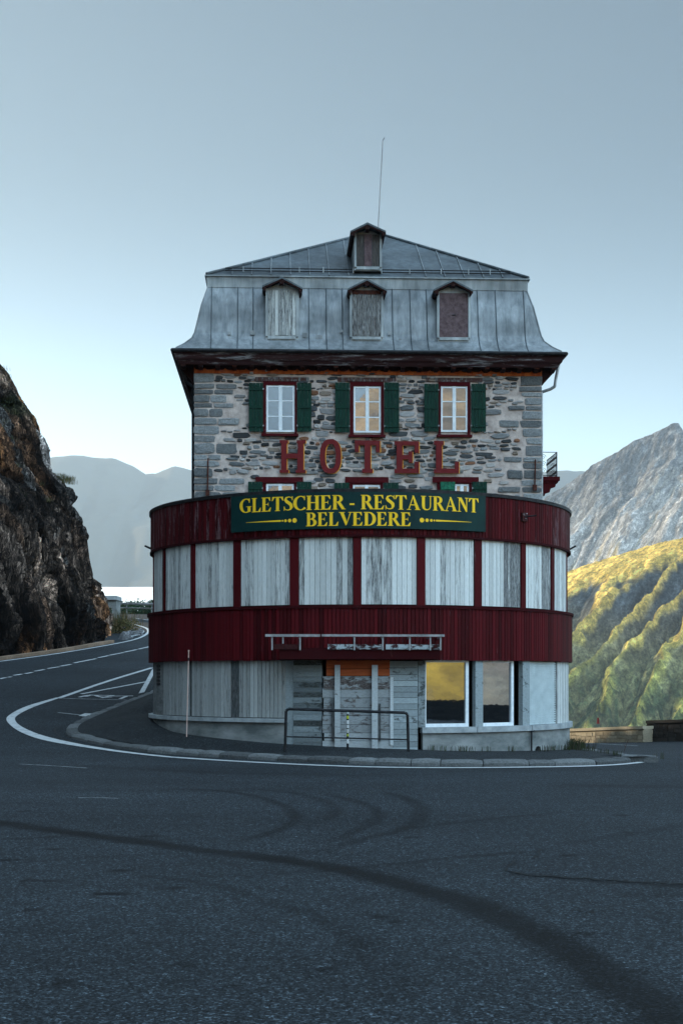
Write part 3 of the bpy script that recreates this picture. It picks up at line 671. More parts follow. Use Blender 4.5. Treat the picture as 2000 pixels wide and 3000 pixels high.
# -- mansard
def inset(x, y, v): u, z = flat(x, y, v); return u+HW, z
prof = [(-.62, zg+.03), (-.50, flat(1080, 1026, -.50)[1]+.02)]
for x, y, v in ((541, 1006, -.26), (562, 990, -.10), (570, 975, -.02), (576, 952, .04), (591, 891, .19), (610, 838, .36)):
    d = inset(x, y, v)[0]; prof.append((d, inset(x, y, d)[1]))
mp = prof[:]
mans = ringloft(prof, 'mansard_roof', 'zinc')
d1, z1_ = prof[-1]; dt, ztp = .30, flat(602, 808, .3)[1]
ringloft([(d1-.03, z1_-.04), (dt+.03, ztp-.02), (dt-.02, ztp-.005), (dt-.02, ztp+.03), (dt+.05, ztp+.05)], 'roof_break_trim', 'lightzinc')
AP = flat(1093, 681, 4.8); RZ = AP[1]; AV = 4.8; AU = AP[0]
m = MB(); e = HW-dt-.03
vs = [(-e, dt+.03, ztp+.045), (e, dt+.03, ztp+.045), (e, DEP-dt, ztp+.045), (-e, DEP-dt, ztp+.045), (AU, AV, RZ), (AU, DEP-AV, RZ)]
m.add(vs, [(0, 1, 4), (1, 2, 5, 4), (2, 3, 5), (3, 0, 4, 5)]); m.build('hip_roof', 'zinc_top', hotel)
def topz(u, v):   # front hip plane
    return ztp+.045+(v-dt)*(RZ-ztp-.045)/(AV-dt)
m = MB()
for a, b in (((-e, dt, ztp+.06), (AU, AV, RZ+.02)), ((e, dt, ztp+.06), (AU, AV, RZ+.02)), ((AU, AV, RZ+.02), (AU, DEP-AV, RZ+.02))): m = MB(); m.tube(a, b, .045, 8); m.build('ridge_cap', 'zinc_top', hotel)
for u in np.linspace(-e+.75, e-.75, 15):
    uf = (u+e)/(AU+e) if u < AU else (e-u)/(e-AU); vt = dt+(AV-dt)*uf*.985
    if abs(u-AU) < .75: continue
    m = MB(); m.tube((u, dt+.02, topz(u, dt+.02)+.008), (u, vt, topz(u, vt)+.008), .02, 5); m.build('roof_seam', 'zinc', hotel)
m = MB()
for x in (620, 697, 742, 956, 905, 1202, 1250, 1150, 1003, 1453, 1400, 1536):
    u = flat(x, 900, .1)[0]; pr = [(max(abs(u)-HW, d), z) for d, z in mp]; pts = [(u+(0 if abs(u) < 4.4 else 0), d-.012, z) for d, z in mp[1:]]
    m = MB(); m.path(pts, .016, 5); m.build('mansard_seam', 'zinc_top', hotel)
for sx in (-1, 1): m = MB(); m.path([(sx*(HW-d), d, z) for d, z in mp[1:]], .022, 6); m.build('mansard_seam', 'zinc', hotel)
for x, y, s in ((672, 977, 10), (740, 975, 14), (893, 983, 15), (935, 990, 18), (1000, 971, 8), (1140, 977, 10), (1172, 996, 8)):
    m = MB(); u, z = flat(x, y, -.03); m.box(u-s/200, u+s/200, -.075, -.055, z-s/220, z+s/220); m.build('roof_patch', 'zinc', hotel)
# -- snow guard
m = MB()
v0 = dt+.30
for dz_, dv in ((.10, 0), (.02, -.02)):
    a = flat(660, 790, v0)[0]; b = flat(1494, 800, v0)[0]; m.tube((a, v0+dv, topz(0, v0)+dz_), (b, v0+dv, topz(0, v0)+dz_), .017, 6)
m.build('snow_guard_rail', 'darkmetal', hotel)
for x in (713, 794, 877, 947, 1034, 1117, 1199, 1291, 1371, 1434):
    m = MB(); u = flat(x, 790, v0)[0]; m.box(u-.014, u+.014, v0-.06, v0+.03, topz(0, v0)-.03, topz(0, v0)+.15); m.build('snow_guard_bracket', 'lightzinc', hotel)
# -- dormers
def dormer(pk, el, er, fr, sh, vf, vb, kind, ov=.25):
    """pk peak px, el/er eave px, fr front wall (x0,x1,y0,y1), sh shutter (x0,x1,y0,y1)"""
    f0 = flat(fr[0], fr[3], vf); f1 = flat(fr[1], fr[2], vf); s0 = flat(sh[0], sh[3], vf); s1 = flat(sh[1], sh[2], vf)
    vo = vf-ov; P_ = flat(*pk, vo); A = flat(*el, vo); B = flat(*er, vo)
    root = MB(); xm = P_[0]
    zeave = (A[1]+B[1])/2
    # front wall with a gable
    pts = [(f0[0], vf, f0[1]), (f1[0], vf, f0[1]), (f1[0], vf, zeave-.02), (xm, vf, P_[1]-.10), (f0[0], vf, zeave-.02)]
    root.prism(pts, (0, vb-vf, 0)); o = root.build('dormer', 'lightzinc' if kind != 3 else 'lightzinc', hotel)
    m = MB()
    for q in (A, B):
        m.prism([(xm, vo, P_[1]), (q[0], vo, q[1]), (q[0], vo, q[1]-.05), (xm, vo, P_[1]-.055)], (0, vb-vo, 0))
    m.build('dormer_roof', 'zinc_top', o)
    m = MB()   # dark eave boxes and gable bargeboards
    for q, fx in ((A, f0[0]), (B, f1[0])):
        m.prism([(q[0]+.02*(1 if q is A else -1), vo+.01, q[1]-.052), (fx, vo+.01, q[1]-.02), (fx, vo+.01, q[1]-.15), (q[0]+.03*(1 if q is A else -1), vo+.01, q[1]-.12)], (0, (vb-vo)*.98, 0), (.1, 1, 0))
        m.prism([(xm, vo+.015, P_[1]-.056), (q[0], vo+.015, q[1]-.051), (q[0], vo+.015, q[1]-.10), (xm, vo+.015, P_[1]-.11)], (0, .05, 0), (.2, 1, 0))
    m.box(xm-.06, xm+.06, vo+.02, vf, P_[1]-.2, P_[1]-.115)
    m.build('bargeboard', 'cornice', o)
    m = MB(); x0, x1, zb, zt = s0[0], s1[0], s0[1], s1[1]; y = vf-.03
    if kind in (0, 1):
        n = 8 if kind == 0 else 6; ww = (x1-x0)/n
        for k in range(n):
            wt = R.uniform(.15, .6) if kind == 0 else R.uniform(.55, 1.0); m.box(x0+k*ww+.006, x0+(k+1)*ww-.006, y-R.uniform(0, .012), vf-.001, zb+R.uniform(-.02, .02), zt, (wt, R.uniform(.5, 1.1), 0))
        m.build('shutter', 'white' if kind == 0 else 'brownwood', o)
        if kind == 1: k_ = MB(); k_.box(x0-.01, x1+.01, y-.02, y-.001, zt-.06, zt+.06, (.1, 1, 0)); k_.build('head_board', 'plywood' if False else 'rust', o)
    elif kind == 2:
        m.box(x0, x1, y, vf-.001, zb, zt); so_ = m.build('shutter', 'maroon', o); k_ = MB(); zc = (zb+zt)/2; k_.box((x0+x1)/2-.05, (x0+x1)/2+.05, y-.02, y-.001, zc-.012, zc+.012); k_.build('handle', 'darkmetal', so_)
    else:
        ww = (x1-x0); m.box(x0, x0+ww*.33, y, vf-.001, zb, zt, (.5, .6, 0)); m.box(x0+ww*.67+.006, x1, y, vf-.001, zb, zt, (.5, .6, 0)); m.build('shutter', 'oldwood', o)
        k_ = MB(); k_.box(x0+ww*.335, x0+ww*.665, y-.015, vf-.001, zb, zt); k_.build('board', 'maroon', o)
    m = MB(); t = .05
    m.box(x0-t-.02, x0-.004, vf-.05, vf-.002, zb-.02, zt+.05); m.box(x1+.004, x1+t+.02, vf-.05, vf-.002, zb-.02, zt+.05); m.box(x0-.003, x1+.003, vf-.045, vf-.002, zb-.09, zb-.005); m.build('shutter_frame', 'lightzinc', o)
dormer((826, 810), (768, 836), (886, 842), (779, 876, 850, 1003), (785, 866, 852, 984), -.12, 1.4, 0)
dormer((1075, 816), (1018, 845), (1133, 848), (1027, 1120, 855, 1005), (1031, 1115, 858, 986), -.12, 1.4, 1)
dormer((1327, 818), (1270, 847), (1385, 849), (1281, 1374, 855, 1007), (1286, 1370, 860, 988), -.12, 1.4, 2)
dormer((1076, 651), (1026, 676), (1130, 676), (1037, 1117, 684, 792), (1044, 1111, 688, 781), .45, 3.4, 3, ov=.35)

# -- drum: backing, floors, bands
TL, TR = RAD(-112), RAD(112)
zt_ = cyl(1054, 1431, 6.1)[1]; zub = cyl(1054, 1569, 6.07)[1]; zsl = cyl(1054, 1773, 6.13)[1]; zlb = cyl(1054, 1934, 6.13)[1]
m = MB(); arc(m, TL, TR, 5.60, 5.70, -.6, zt_-.05, 64); m.build('drum_wall', 'interior', hotel)
m = MB(); n = 72; vs = [(RC[0], .0, zt_-.02)]+[cp(TL+(TR-TL)*i/n, 6.05, zt_-.06) for i in range(n+1)]; m.add(vs, [(0, i+1, i+2) for i in range(n)]); m.box(-5.6, 5.1, .5, 6, zt_-.3, zt_-.06); m.build('drum_roof', 'zinc_top', hotel)
m = MB(); arc(m, TL, TR, 6.0, 6.11, zt_-.085, zt_, 96); m.build('roof_coping', 'darkmetal', hotel)
def planks(m, ta, tb, r, z0, z1, wdt, th=.03, gap=.008, wf=None, zj=0.0, br=(.8, 1.12)):
    n = max(1, round((tb-ta)*r/wdt)); st_ = (tb-ta)/n; g = gap/r/2
    for k in range(n):
        a, b = ta+k*st_+g, ta+(k+1)*st_-g; we = wf(k, n) if wf else R.uniform(0, .3)
        chord(m, a, b, r-R.uniform(0, .006), 0, 1, z0+R.uniform(-zj, zj), z1, 0, th, (we, R.uniform(*br), 0))
def redw(lo, hi): return lambda k, n: lo+(hi-lo)*abs(2*k/n-1)**2+R.uniform(-.12, .22)
def band(nm, r, z0, z1, wf):
    m = MB(); planks(m, TL, TR, r, z0, z1, .105, .05, .014, wf, .012, (.45, 1.25))
    m.col = (.0, .9, 0); return m.build(nm, 'red', hotel)
band('upper_red_cladding', 6.07, zub, zt_-.086, lambda k, n: .05+R.uniform(0, .3)+(.45*R.random() if k < n*.34 or k > n*.74 else 0))
band('lower_red_cladding', 6.13, zlb, zsl-.07, lambda k, n: R.uniform(0, .22))
m = MB(); arc(m, TL, TR, 5.97, 6.17, zsl-.07, zsl, 96, (.1, .55, 0)); m.build('sill_rail', 'darkred', hotel)
m = MB(); arc(m, TL, TR, 5.97, 6.09, zub-.03, zub+.03, 96, (.1, .45, 0)); m.build('head_rail', 'darkred', hotel)
# white shutters between red posts
PAN = [(447.6, 479.5), (486, 561), (573, 685), (706, 849), (875.5, 1034), (1058, 1220), (1245, 1387), (1409, 1523), (1537, 1611), (1620, 1661)]
ym = 1690; r = 6.0; edges = []
for i, (a, b) in enumerate(PAN):
    ta, tb = cyl(a, ym, r)[0], cyl(b, ym, r)[0]
    if i == 0: ta = tb-.21
    if i == 9: tb = ta+.24
    edges.append((ta, tb))
for i, (ta, tb) in enumerate(edges):
    m = MB()
    def wf(k, n, i=i):
        if i == 7: return R.uniform(.05, .3) if k < n*.5 else R.uniform(.65, .95)
        if i == 8: return R.uniform(.2, .5) if k < n*.55 else R.uniform(.6, .9)
        if i == 5: return R.uniform(.35, .6) if 0 < k < n*.48 else R.uniform(.0, .25)
        if i == 4: return R.choice((.1, .2, .3, .6, .75))
        if i == 9: return R.uniform(.2, .45)
        return R.choice((R.uniform(.05, .35), R.uniform(.2, .62)))
    planks(m, ta, tb, r, zsl+.03, zub-.03, .132, .03, .009, wf)
    m.build('shutter_panel', 'white', hotel)
ext = [(edges[0][0]-.3, edges[0][0])]+[(edges[i][1], edges[i+1][0]) for i in range(9)]+[(edges[9][1], edges[9][1]+.3)]
for ta, tb in ext:
    m = MB(); chord(m, ta+.001, tb-.001, 6.035, 0, 1, zsl+.001, zub-.031, 0, .09, (R.uniform(0, .25), R.uniform(.75, 1.1), 0)); m.build('post', 'red', hotel)
# ground storey
zsL, zsR = .96, .74; zb0 = -.7; r = 6.0
def T(x, y=2000, rr=6.0): return cyl(x, y, rr)[0]
# concrete plinths and sills, left and right of the door
thDL, thDR = T(943), T(1236)
m = MB(); arc(m, T(836, 2000, 6.02), thDL, 5.9, 6.0, zb0, zlb, 10); m.build('block_wall', 'hplank', hotel)
m = MB(); arc(m, TL, T(838), 5.9, 6.04, zb0, zsL-.10, 40); m.build('plinth', 'concrete', hotel)
m = MB(); arc(m, TL, T(845), 5.9, 6.13, zsL-.10, zsL, 40); m.build('window_sill', 'sill', hotel)
m = MB(); arc(m, thDR, TR, 5.9, 6.06, zb0, zsR-.14, 48); m.build('plinth', 'concrete', hotel)
m = MB(); arc(m, T(1232), T(1388), 5.9, 6.14, zsR-.14, zsR, 10); arc(m, T(1388)+.003, T(1545), 5.9, 6.14, zsR-.14, zsR+.003, 10); arc(m, T(1545)+.003, TR, 5.9, 6.14, zsR-.14, zsR, 20); m.build('window_sill', 'sill', hotel)
m = MB(); arc(m, TL, T(478), 5.9, 6.0, zsL+.001, zlb, 12); m.build('block_wall', 'brickwall', hotel)
m = MB()
for k in range(6): chord(m, T(461), T(469.5), 6.02, 0, 1, zlb-.15-k*.1, zlb-.09-k*.1, 0, .1)
m.build('vent', 'darkmetal', hotel)
GP = [(479, 554), (562, 676), (700, 839)]
for i, (a, b) in enumerate(GP):
    m = MB(); planks(m, T(a), T(b), 6.0, zsL+.02, zlb-.0, .115, .03, .010, lambda k, n: R.uniform(.1, .45), 0, (.45, .62)); 
    m.build('shutter_panel', 'white', hotel)
for a, b in ((554, 562), (676, 700), (839, 858)):
    m = MB(); chord(m, T(a)+.002, T(b)-.002, 6.0, 0, 1, zsL+.001, zlb, .02, .12, (.4, .9, 0)); m.build('post', 'greypost', hotel)
# plank faced wall left and right of the boarded door
m = MB(); zz = .2; ta, tb = T(858)+.004, thDL
while zz < zlb-.05:
    h = R.uniform(.12, .16); chord(m, ta, tb, 6.03, 0, 1, zz+.006, min(zz+h, zlb-.01)-.004, 0, .1, (R.uniform(.1, .8), R.uniform(.5, 1.1), 0)); zz += h
m.build('plank_wall', 'hplank', hotel)
m = MB(); zz = .1; ta, tb = T(1140), T(1222)
while zz < zlb-.05:
    h = R.uniform(.14, .18); chord(m, ta, tb, 6.03, 0, 1, zz+.006, min(zz+h, zlb-.01)-.004, 0, .1, (R.uniform(.0, .4), R.uniform(.9, 1.4), 0)); zz += h
chord(m, tb+.002, T(1244), 6.035, 0, 1, zsR+.001, zlb-.01, 0, .1, (.4, 1.0, 0))
m.build('plank_wall', 'hplank', hotel)
# boarded door
door = MB(); ta, tb = T(949), T(1150); zz = .16; hs_ = []
while zz < zlb-.42:
    h = R.uniform(.17, .26); h = min(h, zlb-.40-zz)
    chord(door, ta-R.uniform(-.003, .006), tb+R.uniform(-.006, .004), 6.06, 0, 1, zz+.005, zz+h-.005, R.uniform(0, .012), .06, (R.uniform(.0, .45), R.uniform(.7, 1.05), 0)); zz += h
dr = door.build('boarded_door', 'boards', hotel)
m = MB(); chord(m, T(957), T(1140), 6.065, 0, 1, zlb-.39, zlb-.22, 0, .05); chord(m, T(957), T(1140), 6.065, 0, 1, zlb-.21, zlb-.0, 0, .05); m.build('orange_board', 'plywood', dr)
m = MB(); chord(m, ta+.003, tb-.002, 6.075, .0, .99, zlb-.72, zlb-.42, 0, .015, (.55, .9, 0)); m.build('peeling_panel', 'boards', dr)
for a, b, za in ((982, 997, .17), (1088, 1105, .15)):
    m = MB(); chord(m, T(a), T(b), 6.13, 0, 1, za, zlb-.12, 0, .045, (.15, 1.05, 0)); m.build('batten', 'boards', dr)
for a, b, z0, z1 in ((972, 981, .4, 1.5), (1106, 1114, .4, 1.35)):
    m = MB(); chord(m, T(a), T(b), 6.09, 0, 1, z0, z1, 0, .025, (.7, .4, 0)); m.build('batten', 'greypost', dr)
m = MB(); chord(m, T(1141), T(1150), 6.085, 0, 1, .3, zlb-.42, 0, .02, (.1, 1.2, 0)); m.build('door_trim', 'boards', dr)
# two uncovered windows
def bigwin(xa, xb):
    ta, tb = T(xa), T(xb); m = MB(); L = (tb-ta)*6
    chord(m, ta, tb, 5.985, 1-.085/L, 1, zsR+.004, zlb, .0, .09); chord(m, ta, tb, 5.985, 0, 1-.085/L, zsR+.004, zsR+.09, .0, .09); chord(m, ta, tb, 5.985, 0, 1-.085/L, zlb-.05, zlb-.001, .0, .09); chord(m, ta, tb, 5.985, 0, .03/L, zsR+.09, zlb-.05, .0, .09)
    o = m.build('window', 'whiteframe', hotel)
    m = MB(); a = cp(ta, 5.94, 0); b = cp(tb, 5.94, 0); m.add([(a[0], a[1], zsR+.05), (b[0], b[1], zsR+.05), (b[0], b[1], zlb-.01), (a[0], a[1], zlb-.01)], [(0, 1, 2, 3)]); m.build('pane', 'glass', o)
bigwin(1245, 1373); bigwin(1411, 1505)
for a, b, mt in ((1388, 1410, 'hplank'), (1525, 1545, 'hplank')):
    m = MB(); chord(m, T(a), T(b), 6.06, 0, 1, zsR+.004, zlb, 0, .14, (.25, 1.15, 0)); m.build('post', mt, hotel)
m = MB(); ta, tb = T(1546), T(1624); zz = zsR+.01
while zz < zlb-.03: chord(m, ta, tb, 6.02, 0, 1, zz, zz+.036, 0, .05); chord(m, ta+.002, tb-.002, 5.99, 0, 1, zz+.0361, zz+.0619, 0, .02); zz += .062
m.build('roller_shutter', 'roller', hotel)
m = MB(); planks(m, T(1627), T(1627)+.33, 6.03, zsR+.004, zlb-.001, .12, .05, .006, lambda k, n: R.uniform(.2, .5)); m.build('shutter_panel', 'white', hotel)
# awning box above the door
zr = cyl(1040, 1862, 6.5)[1]
aw0, aw1 = T(775, 1862, 6.6), T(1302, 1862, 6.6)
def aru(x, v): return flat(x, 1860, v)[0]
va = -6.62; ua, ub, um = aru(777, va), aru(1301, va), aru(940, va); zr = flat(1040, 1862, va)[1]
m = MB(); m.box(ua+.35, ub-.1, va+.1, -5.2, zr-.58, zr-.30, (.2, .5, 0)); aw = m.build('awning_box', 'darkred', hotel)
m = MB(); m.box(ua, um-.02, va-.04, va+.04, zr-.03, zr+.03); m.box(um+.02, ub, va-.04, va+.04, zr-.025, zr+.03); m.build('awning_rail', 'galv', aw)
m = MB(); sk = flat(800, 1902, va)[1]
for xa, xb, c in ((800, 880, .9), (960, 1040, .15), (1042, 1118, .3), (1130, 1198, .1), (1200, 1290, .25)):
    m.box(aru(xa, va), aru(xb, va), va+.04, va+.075, sk, sk+.125, (c*.8, .9, 0))
m.build('awning_valance', 'peel', aw)
for x in (797, 829, 879, 1038, 1121, 1200, 1260, 1290):
    m = MB(); u = aru(x, va); m.box(u-.018, u+.018, va+.0, va+.036, zr-.36 if x != 829 else zr-.2, zr-.031); m.box(u-.018, u+.018, va+.05, -5.9, zr-.07, zr-.031); m.build('awning_strut', 'galv', aw)
# little fittings on the drum
def rod(x, y, dx, dy, r=6.1, ln=.28):
    th, z = cyl(x, y, r); m = MB(); m.tube(cp(th, r-.05, z), cp(th+dx, r+ln, z+dy), .022, 6); m.box(*[q for p in zip(cp(th+dx, r+ln, 0)[:2], ) for q in ()] or (0, 0, 0, 0, 0, 0)) if False else None; m.tube(cp(th, r-.0, z-.06), cp(th, r, z+.06), .03, 6); m.build('sign_lamp_arm', 'darkmetal', hotel)
m = MB(); rr = 6.07; a = RAD(-86); m.tube(cp(a, rr, 5.72), cp(a-.02, rr+.16, 5.8), .03, 6); m.build('lamp_arm', 'darkmetal', hotel)
m = MB(); a = RAD(86); m.tube(cp(a, rr, 5.72), cp(a+.01, rr+.22, 5.84), .03, 6); m.build('lamp_arm', 'darkmetal', hotel)
ta, tz = cyl(1535, 1514, 6.1); m = MB(); chord(m, ta-.018, ta+.018, 6.13, 0, 1, tz-.12, tz+.1, 0, .06, (.5, 1.6, 0)); jb = m.build('junction_box', 'peel', hotel)
m = MB(); m.tube(cp(ta, 6.14, tz), cp(ta+.03, 6.35, tz+.03), .02, 6); m.build('box_arm', 'darkmetal', jb)
m = MB(); ta, z0 = cyl(1556, 2204, 6.12); m.tube(cp(ta, 6.12, -.2), cp(ta, 6.12, zsR-.16), .022, 6); m.tube(cp(ta, 6.12, zsR-.16), cp(ta+.02, 6.12, zsR-.14), .022, 6); m.build('drain_pipe', 'darkmetal', hotel)
m = MB(); ta, z0 = cyl(1574, 2200, 6.07); q = [cp(ta+.022*cos(pi*k/8), 6.075, z0-.03+.16*sin(pi*k/8)) for k in range(9)]; m.prism(q, (-.03*sin(ta)*-1, .03, 0)); m.build('drain_hole', 'interior', hotel)

# -- balcony on the right flank
bv0, bv1 = .6, 2.2
u1 = flat(1630, 1390, bv0)[0]; zf = flat(1630, 1397, bv0)[1]; zrl = flat(1628, 1325, bv0)[1]
m = MB(); m.box(HW+.01, u1+.08, bv0-.06, bv1+.06, zf-.12, zf, (.1, .8, 0)); m.box(HW+.01, u1+.03, bv0-.03, bv1+.03, zf-.18, zf-.121, (.1, .7, 0)); bal = m.build('balcony', 'darkred', hotel)
for v in (bv0, (bv0+bv1)/2, bv1-.12):
    m = MB(); H0 = zf-.181; m.prism([(HW+.01, v, H0), (u1-.02, v, H0), (u1-.05, v, H0-.12), (u1-.18, v, H0-.16), (u1-.22, v, H0-.28), (HW+.07, v, H0-.36), (HW+.05, v, H0-.46), (HW+.01, v, H0-.48)], (0, .12, 0), (.1, .8, 0)); m.build('balcony_bracket', 'darkred', bal)
m = MB(); u0 = HW+.03
for z in (zrl, zf+.04): m.tube((u0, bv0, z), (u1, bv0, z), .011, 5); m.tube((u1, bv0, z), (u1, bv1, z), .013, 5)
m.tube((u0, bv0, zf), (u0, bv0, zrl), .01, 5); m.tube((u1, bv0, zf), (u1, bv0, zrl), .014, 5)
def spiral(m, cx, cz, r0, turns, sg, plane):
    pts = []
    for k in range(22):
        t = k/21*turns*2*pi; q = r0*(1-k/24); pts.append((cx+q*cos(t)*sg, cz+q*sin(t)))
    m.path([(a, bv0, b) for a, b in pts] if plane == 0 else [(u1, a, b) for a, b in pts], .007, 4)
hh = zrl-zf
for fz in (.25, .52, .8):
    spiral(m, u0+.13, zf+hh*fz, .09, 1.6, 1, 0); spiral(m, u1-.10, zf+hh*(fz-.06), .07, 1.5, -1, 0)
for k in range(15):
    v = bv0+(bv1-bv0)*k/14; m.tube((u1, v, zf), (u1, v, zrl), .009, 4)
    for fz in (.2, .5, .8): spiral(m, v+.05, zf+hh*fz, .05, 1.2, 1 if k % 2 else -1, 1)
m.build('balcony_railing', 'darkmetal', bal)

# ------------------------------------------------------------------ HOTEL letters
def glyph_poly(ch):
    if ch == 'H': return [[(0, 0), (.34, 0), (.34, .09), (.27, .09), (.27, .44), (.66, .44), (.66, .09), (.60, .09), (.60, 0), (.98, 0), (.98, .09), (.90, .09), (.90, .91), (.98, .91), (.98, 1), (.64, 1), (.64, .91), (.68, .91), (.68, .59), (.27, .59), (.27, .91), (.32, .91), (.32, 1), (0, 1), (0, .91), (.06, .91), (.06, .09), (0, .09)]]
    if ch == 'T': return [[(.27, 0), (.68, 0), (.68, .12), (.60, .12), (.60, .86), (.80, .86), (.80, .64), (.96, .64), (.96, 1), (0, 1), (0, .64), (.16, .64), (.16, .86), (.37, .86), (.37, .12), (.27, .12)]]
    if ch == 'E': return [[(0, 0), (.98, 0), (.98, .36), (.80, .36), (.80, .14), (.32, .14), (.32, .43), (.56, .43), (.56, .33), (.72, .33), (.72, .68), (.56, .68), (.56, .57), (.32, .57), (.32, .87), (.80, .87), (.80, .64), (.98, .64), (.98, 1), (0, 1), (0, .88), (.08, .88), (.08, .12), (0, .12)]]
    if ch == 'L': return [[(0, 0), (.98, 0), (.98, .36), (.82, .36), (.82, .14), (.32, .14), (.32, .88), (.38, .88), (.38, 1), (0, 1), (0, .88), (.08, .88), (.08, .12), (0, .12)]]
hs_root = tag(empty('hotel_sign', (OX, OY, 0), YAW), 'large red serif letters spelling HOTEL with yellow edges on the stone wall', 'sign')
import bmesh
for ch, x0, x1, ya, yb in (('H', 819, 897, 1290, 1385), ('O', 937, 999, 1287, 1387), ('T', 1039, 1116, 1291, 1385), ('E', 1155, 1228, 1293, 1386), ('L', 1270, 1345, 1292, 1386)):
    a = flat(x0, yb, -.12); b = flat(x1, ya, -.12); W_, H_ = b[0]-a[0], b[1]-a[1]
    for nm, mt, off, v0, v1 in (('letter', 'letterred', 0, -.145, -.10), ('edge', 'letteredge', .024, -.095, -.07)):
        m = MB()
        if ch == 'O':
            N = 40; se = lambda t, e: (abs(cos(t))**e*(1 if cos(t) > 0 else -1), abs(sin(t))**e*(1 if sin(t) > 0 else -1))
            o_ = [se(2*pi*k/N, .8) for k in range(N)]; vs = []
            for rx, rz, v in ((.5, .5, v0), (.25, .36, v0), (.25, .36, v1), (.5, .5, v1)):
                vs += [(a[0]+off+W_*(.5+rx*x), v, a[1]-off*.3+H_*(.5+rz*y)) for x, y in o_]
            m.add(vs, [(q*N+k, q*N+(k+1) % N, ((q+1) % 4)*N+(k+1) % N, ((q+1) % 4)*N+k) for q in range(4) for k in range(N)])
        else:
            for poly in glyph_poly(ch): m.prism([(a[0]+off+W_*x, v0, a[1]-off*.3+H_*y) for x, y in poly], (0, v1-v0, 0))
        o = m.build(nm, mt, hs_root if nm == 'letter' else prev)
        if nm == 'letter': prev = o
    m = MB()
# ------------------------------------------------------------------ restaurant sign
RS = 6.14
sg_root = tag(empty('restaurant_sign', (OX, OY, 0), YAW), 'curved dark green board lettered GLETSCHER - RESTAURANT BELVEDERE in yellow serif type', 'sign')
m = MB(); ta, tb = cyl(677, 1500, RS)[0], cyl(1422, 1500, RS)[0]; zs0, zs1 = cyl(1054, 1548, RS)[1], zt_-.087
arc(m, ta, tb, 6.085, RS, zs0, zs1, 60); m.build('board', 'signgreen', sg_root)
def ribbon(pts):   # (x,y,w) centre line
    out = []; n = len(pts)
    for i, (x, y, w_) in enumerate(pts):
        a = pts[max(i-1, 0)]; b = pts[min(i+1, n-1)]; dx, dy = b[0]-a[0], b[1]-a[1]; L = math.hypot(dx, dy) or 1
        out.append(((x-dy/L*w_/2, y+dx/L*w_/2), (x+dy/L*w_/2, y-dx/L*w_/2)))
    return [[out[i][0], out[i][1], out[i+1][1], out[i+1][0]] for i in range(n-1)]
def rc(x0, y0, x1, y1): return [[(x0, y0), (x1, y0), (x1, y1), (x0, y1)]]
def ell(cx, cy, rx, ry, a0, a1, wv, wh, n=18):
    pts = []
    for k in range(n+1):
        t = RAD(a0+(a1-a0)*k/n); c = abs(cos(t)); pts.append((cx+rx*cos(t), cy+ry*sin(t), wh+(wv-wh)*c**1.5))
    return ribbon(pts)
ST, TH = .19, .06
def stem(x, y0=0, y1=1, s=True):
    q = rc(x, y0, x+ST, y1)
    if s: q += rc(x-.07, 0, x+ST+.07, .045) if y0 == 0 else []; q += rc(x-.07, .955, x+ST+.07, 1) if y1 == 1 else []
    return q
